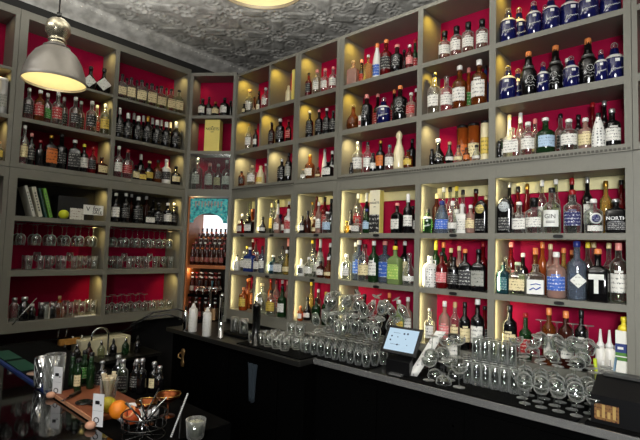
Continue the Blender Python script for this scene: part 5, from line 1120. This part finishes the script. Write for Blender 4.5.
# dark pourer bottles behind
for i in range(9):
    px = 101+i*6.2+(i % 2)*2; py = 388+(i % 3)*4; P = A(px, py, BT); T = hit(px, py-30-(i % 2)*5, RW['n'], P.y)
    b = build_bottle('R' if i % 3 else 'Q', 'kgkkdkvkk'[i], 'k-k-kek--'[i], 's', .026, .15+.012*(i % 4), 'dark pourer bottle, %s of nine behind the citrus dish' % (ORD[i]+(' from left' if i else '') if i < 8 else 'rightmost'), 'pourer bottles on the service ledge', .9)
    b.location = (P.x-.0, min(max(P.y, 1.05), 1.18)+.06*(i % 3), BT-.0015)
# ------------------------------------------------------------------ pendants
def pendant(px, py, rim, dist_z, lab):
    """px,py: centre of the open rim"""
    r_ = ray(px, py); P = CAM+r_*((dist_z)/r_.z); R_ = rim
    t = thing('pendant_lamp', lab, 'lamp', P, 0, 'pendant lamps'); s = R_/.195*.99; S_ = lambda pr: [(q[0], q[1]*s) for q in pr]; zm = mat('aged_zinc', (140, 135, 127), .42, .45, bump=.15, bscale=14, mott=.25)
    bm = bmesh.new(); prof = [(R_*1.02, -.004), (R_*1.03, .012), (R_*.985, .03), (R_*.95, .075), (R_*.84, .14), (R_*.66, .20), (R_*.46, .236), (R_*.40, .245)]; prof = S_(prof)
    lathe(bm, prof, 40, False, False); lathe(bm, [(r*.985, z) for r, z in prof][::1], 40, False, False)
    sh = obj('shade', bm, zm, t)
    bm = bmesh.new(); lathe(bm, [(r*.975, z-.001) for r, z in prof[1:]]+[(.01, .238*s)], 40, False, True); o = obj('shade_lining', bm, mat('cream_enamel', (236, 226, 180), .6), t); o['label'] = 'cream enamel inside of the shade'
    bm = bmesh.new(); lathe(bm, S_([(R_*.42, .243), (R_*.43, .252), (R_*.33, .262), (R_*.32, .268)]), 32); obj('neck_ring', bm, zm, t)
    bm = bmesh.new(); lathe(bm, S_([(R_*.32, .268), (R_*.25, .282), (R_*.27, .292), (R_*.30, .298), (R_*.27, .306), (R_*.26, .312), (R_*.31, .325), (R_*.39, .355), (R_*.41, .39), (R_*.37, .425), (R_*.24, .45), (R_*.13, .457), (R_*.09, .465)]), 32); obj('finial_globe', bm, mat('tarnished_mirror', (205, 196, 170), .25, .75, mott=.25, bscale=9), t)
    bm = bmesh.new(); tube(bm, [(0, 0, .46*s), (0, 0, .50*s)], .012, 10); obj('collar', bm, mat('gunmetal', (70, 70, 68), .25, .9), t)
    bm = bmesh.new(); tube(bm, [(0, 0, .50*s), (0, 0, ZC-P.z-.01)], .004, 6); obj('cord', bm, steel, t)
    bm = bmesh.new(); bmesh.ops.create_uvsphere(bm, u_segments=20, v_segments=14, radius=.04); o = obj('bulb', bm, emis('bulb_glow', (255, 232, 180), 2.5), t); o.location = (0, 0, .13*s)
    light('POINT', (0, 0, .02), .7, (1, .86, .62), .04, name='bulb_light', parent=t); return t
pendant(54.5, 82.5, .143, .80, 'aged zinc dome pendant lamp with a mirrored globe at upper left')
pendant(258, -17, .165, .90, 'pendant lamp whose rim just shows at the top edge')
# ------------------------------------------------------------------ light
sc = bpy.context.scene
sc.view_settings.view_transform = 'Standard'; sc.view_settings.look = 'None'; sc.view_settings.gamma = 1; sc.view_settings.exposure = 0
w = D.worlds.new('world'); sc.world = w; w.use_nodes = True
w.node_tree.nodes['Background'].inputs[0].default_value = (1, .96, .92, 1); w.node_tree.nodes['Background'].inputs[1].default_value = .035
def aim(p, q): return (Vector(q)-Vector(p)).to_track_quat('-Z', 'Y').to_euler()
light('AREA', (-2.3, -1.5, 3.80), 36, (1, .98, .95), 2.2, rot=aim((-2.3, -1.5, 3.80), (-1.9, 3.0, 1.3)), name='room_light', sy=.45)
o = light('AREA', (.9, -1.6, 2.3), 40, (.97, .99, 1), 1.2, rot=aim((.9, -1.6, 2.3), (-.8, 3.0, 1.35)), name='right_wall_fill', sy=.8); o.data.spread = math.radians(80)  # added unseen fill light, narrowed onto the right wall
# added unseen area lights that brighten the tin ceiling and its relief
for q, e in (((-.6, .6, 3.2), 55), ((-2.3, .0, 3.2), 34), ((-3.4, 1.3, 3.3), 14), ((-1.9, 1.9, 3.3), 30)):
    light('AREA', q, e, (1, .98, .93), .3, rot=(PI, 0, 0), name='ceiling_fill')
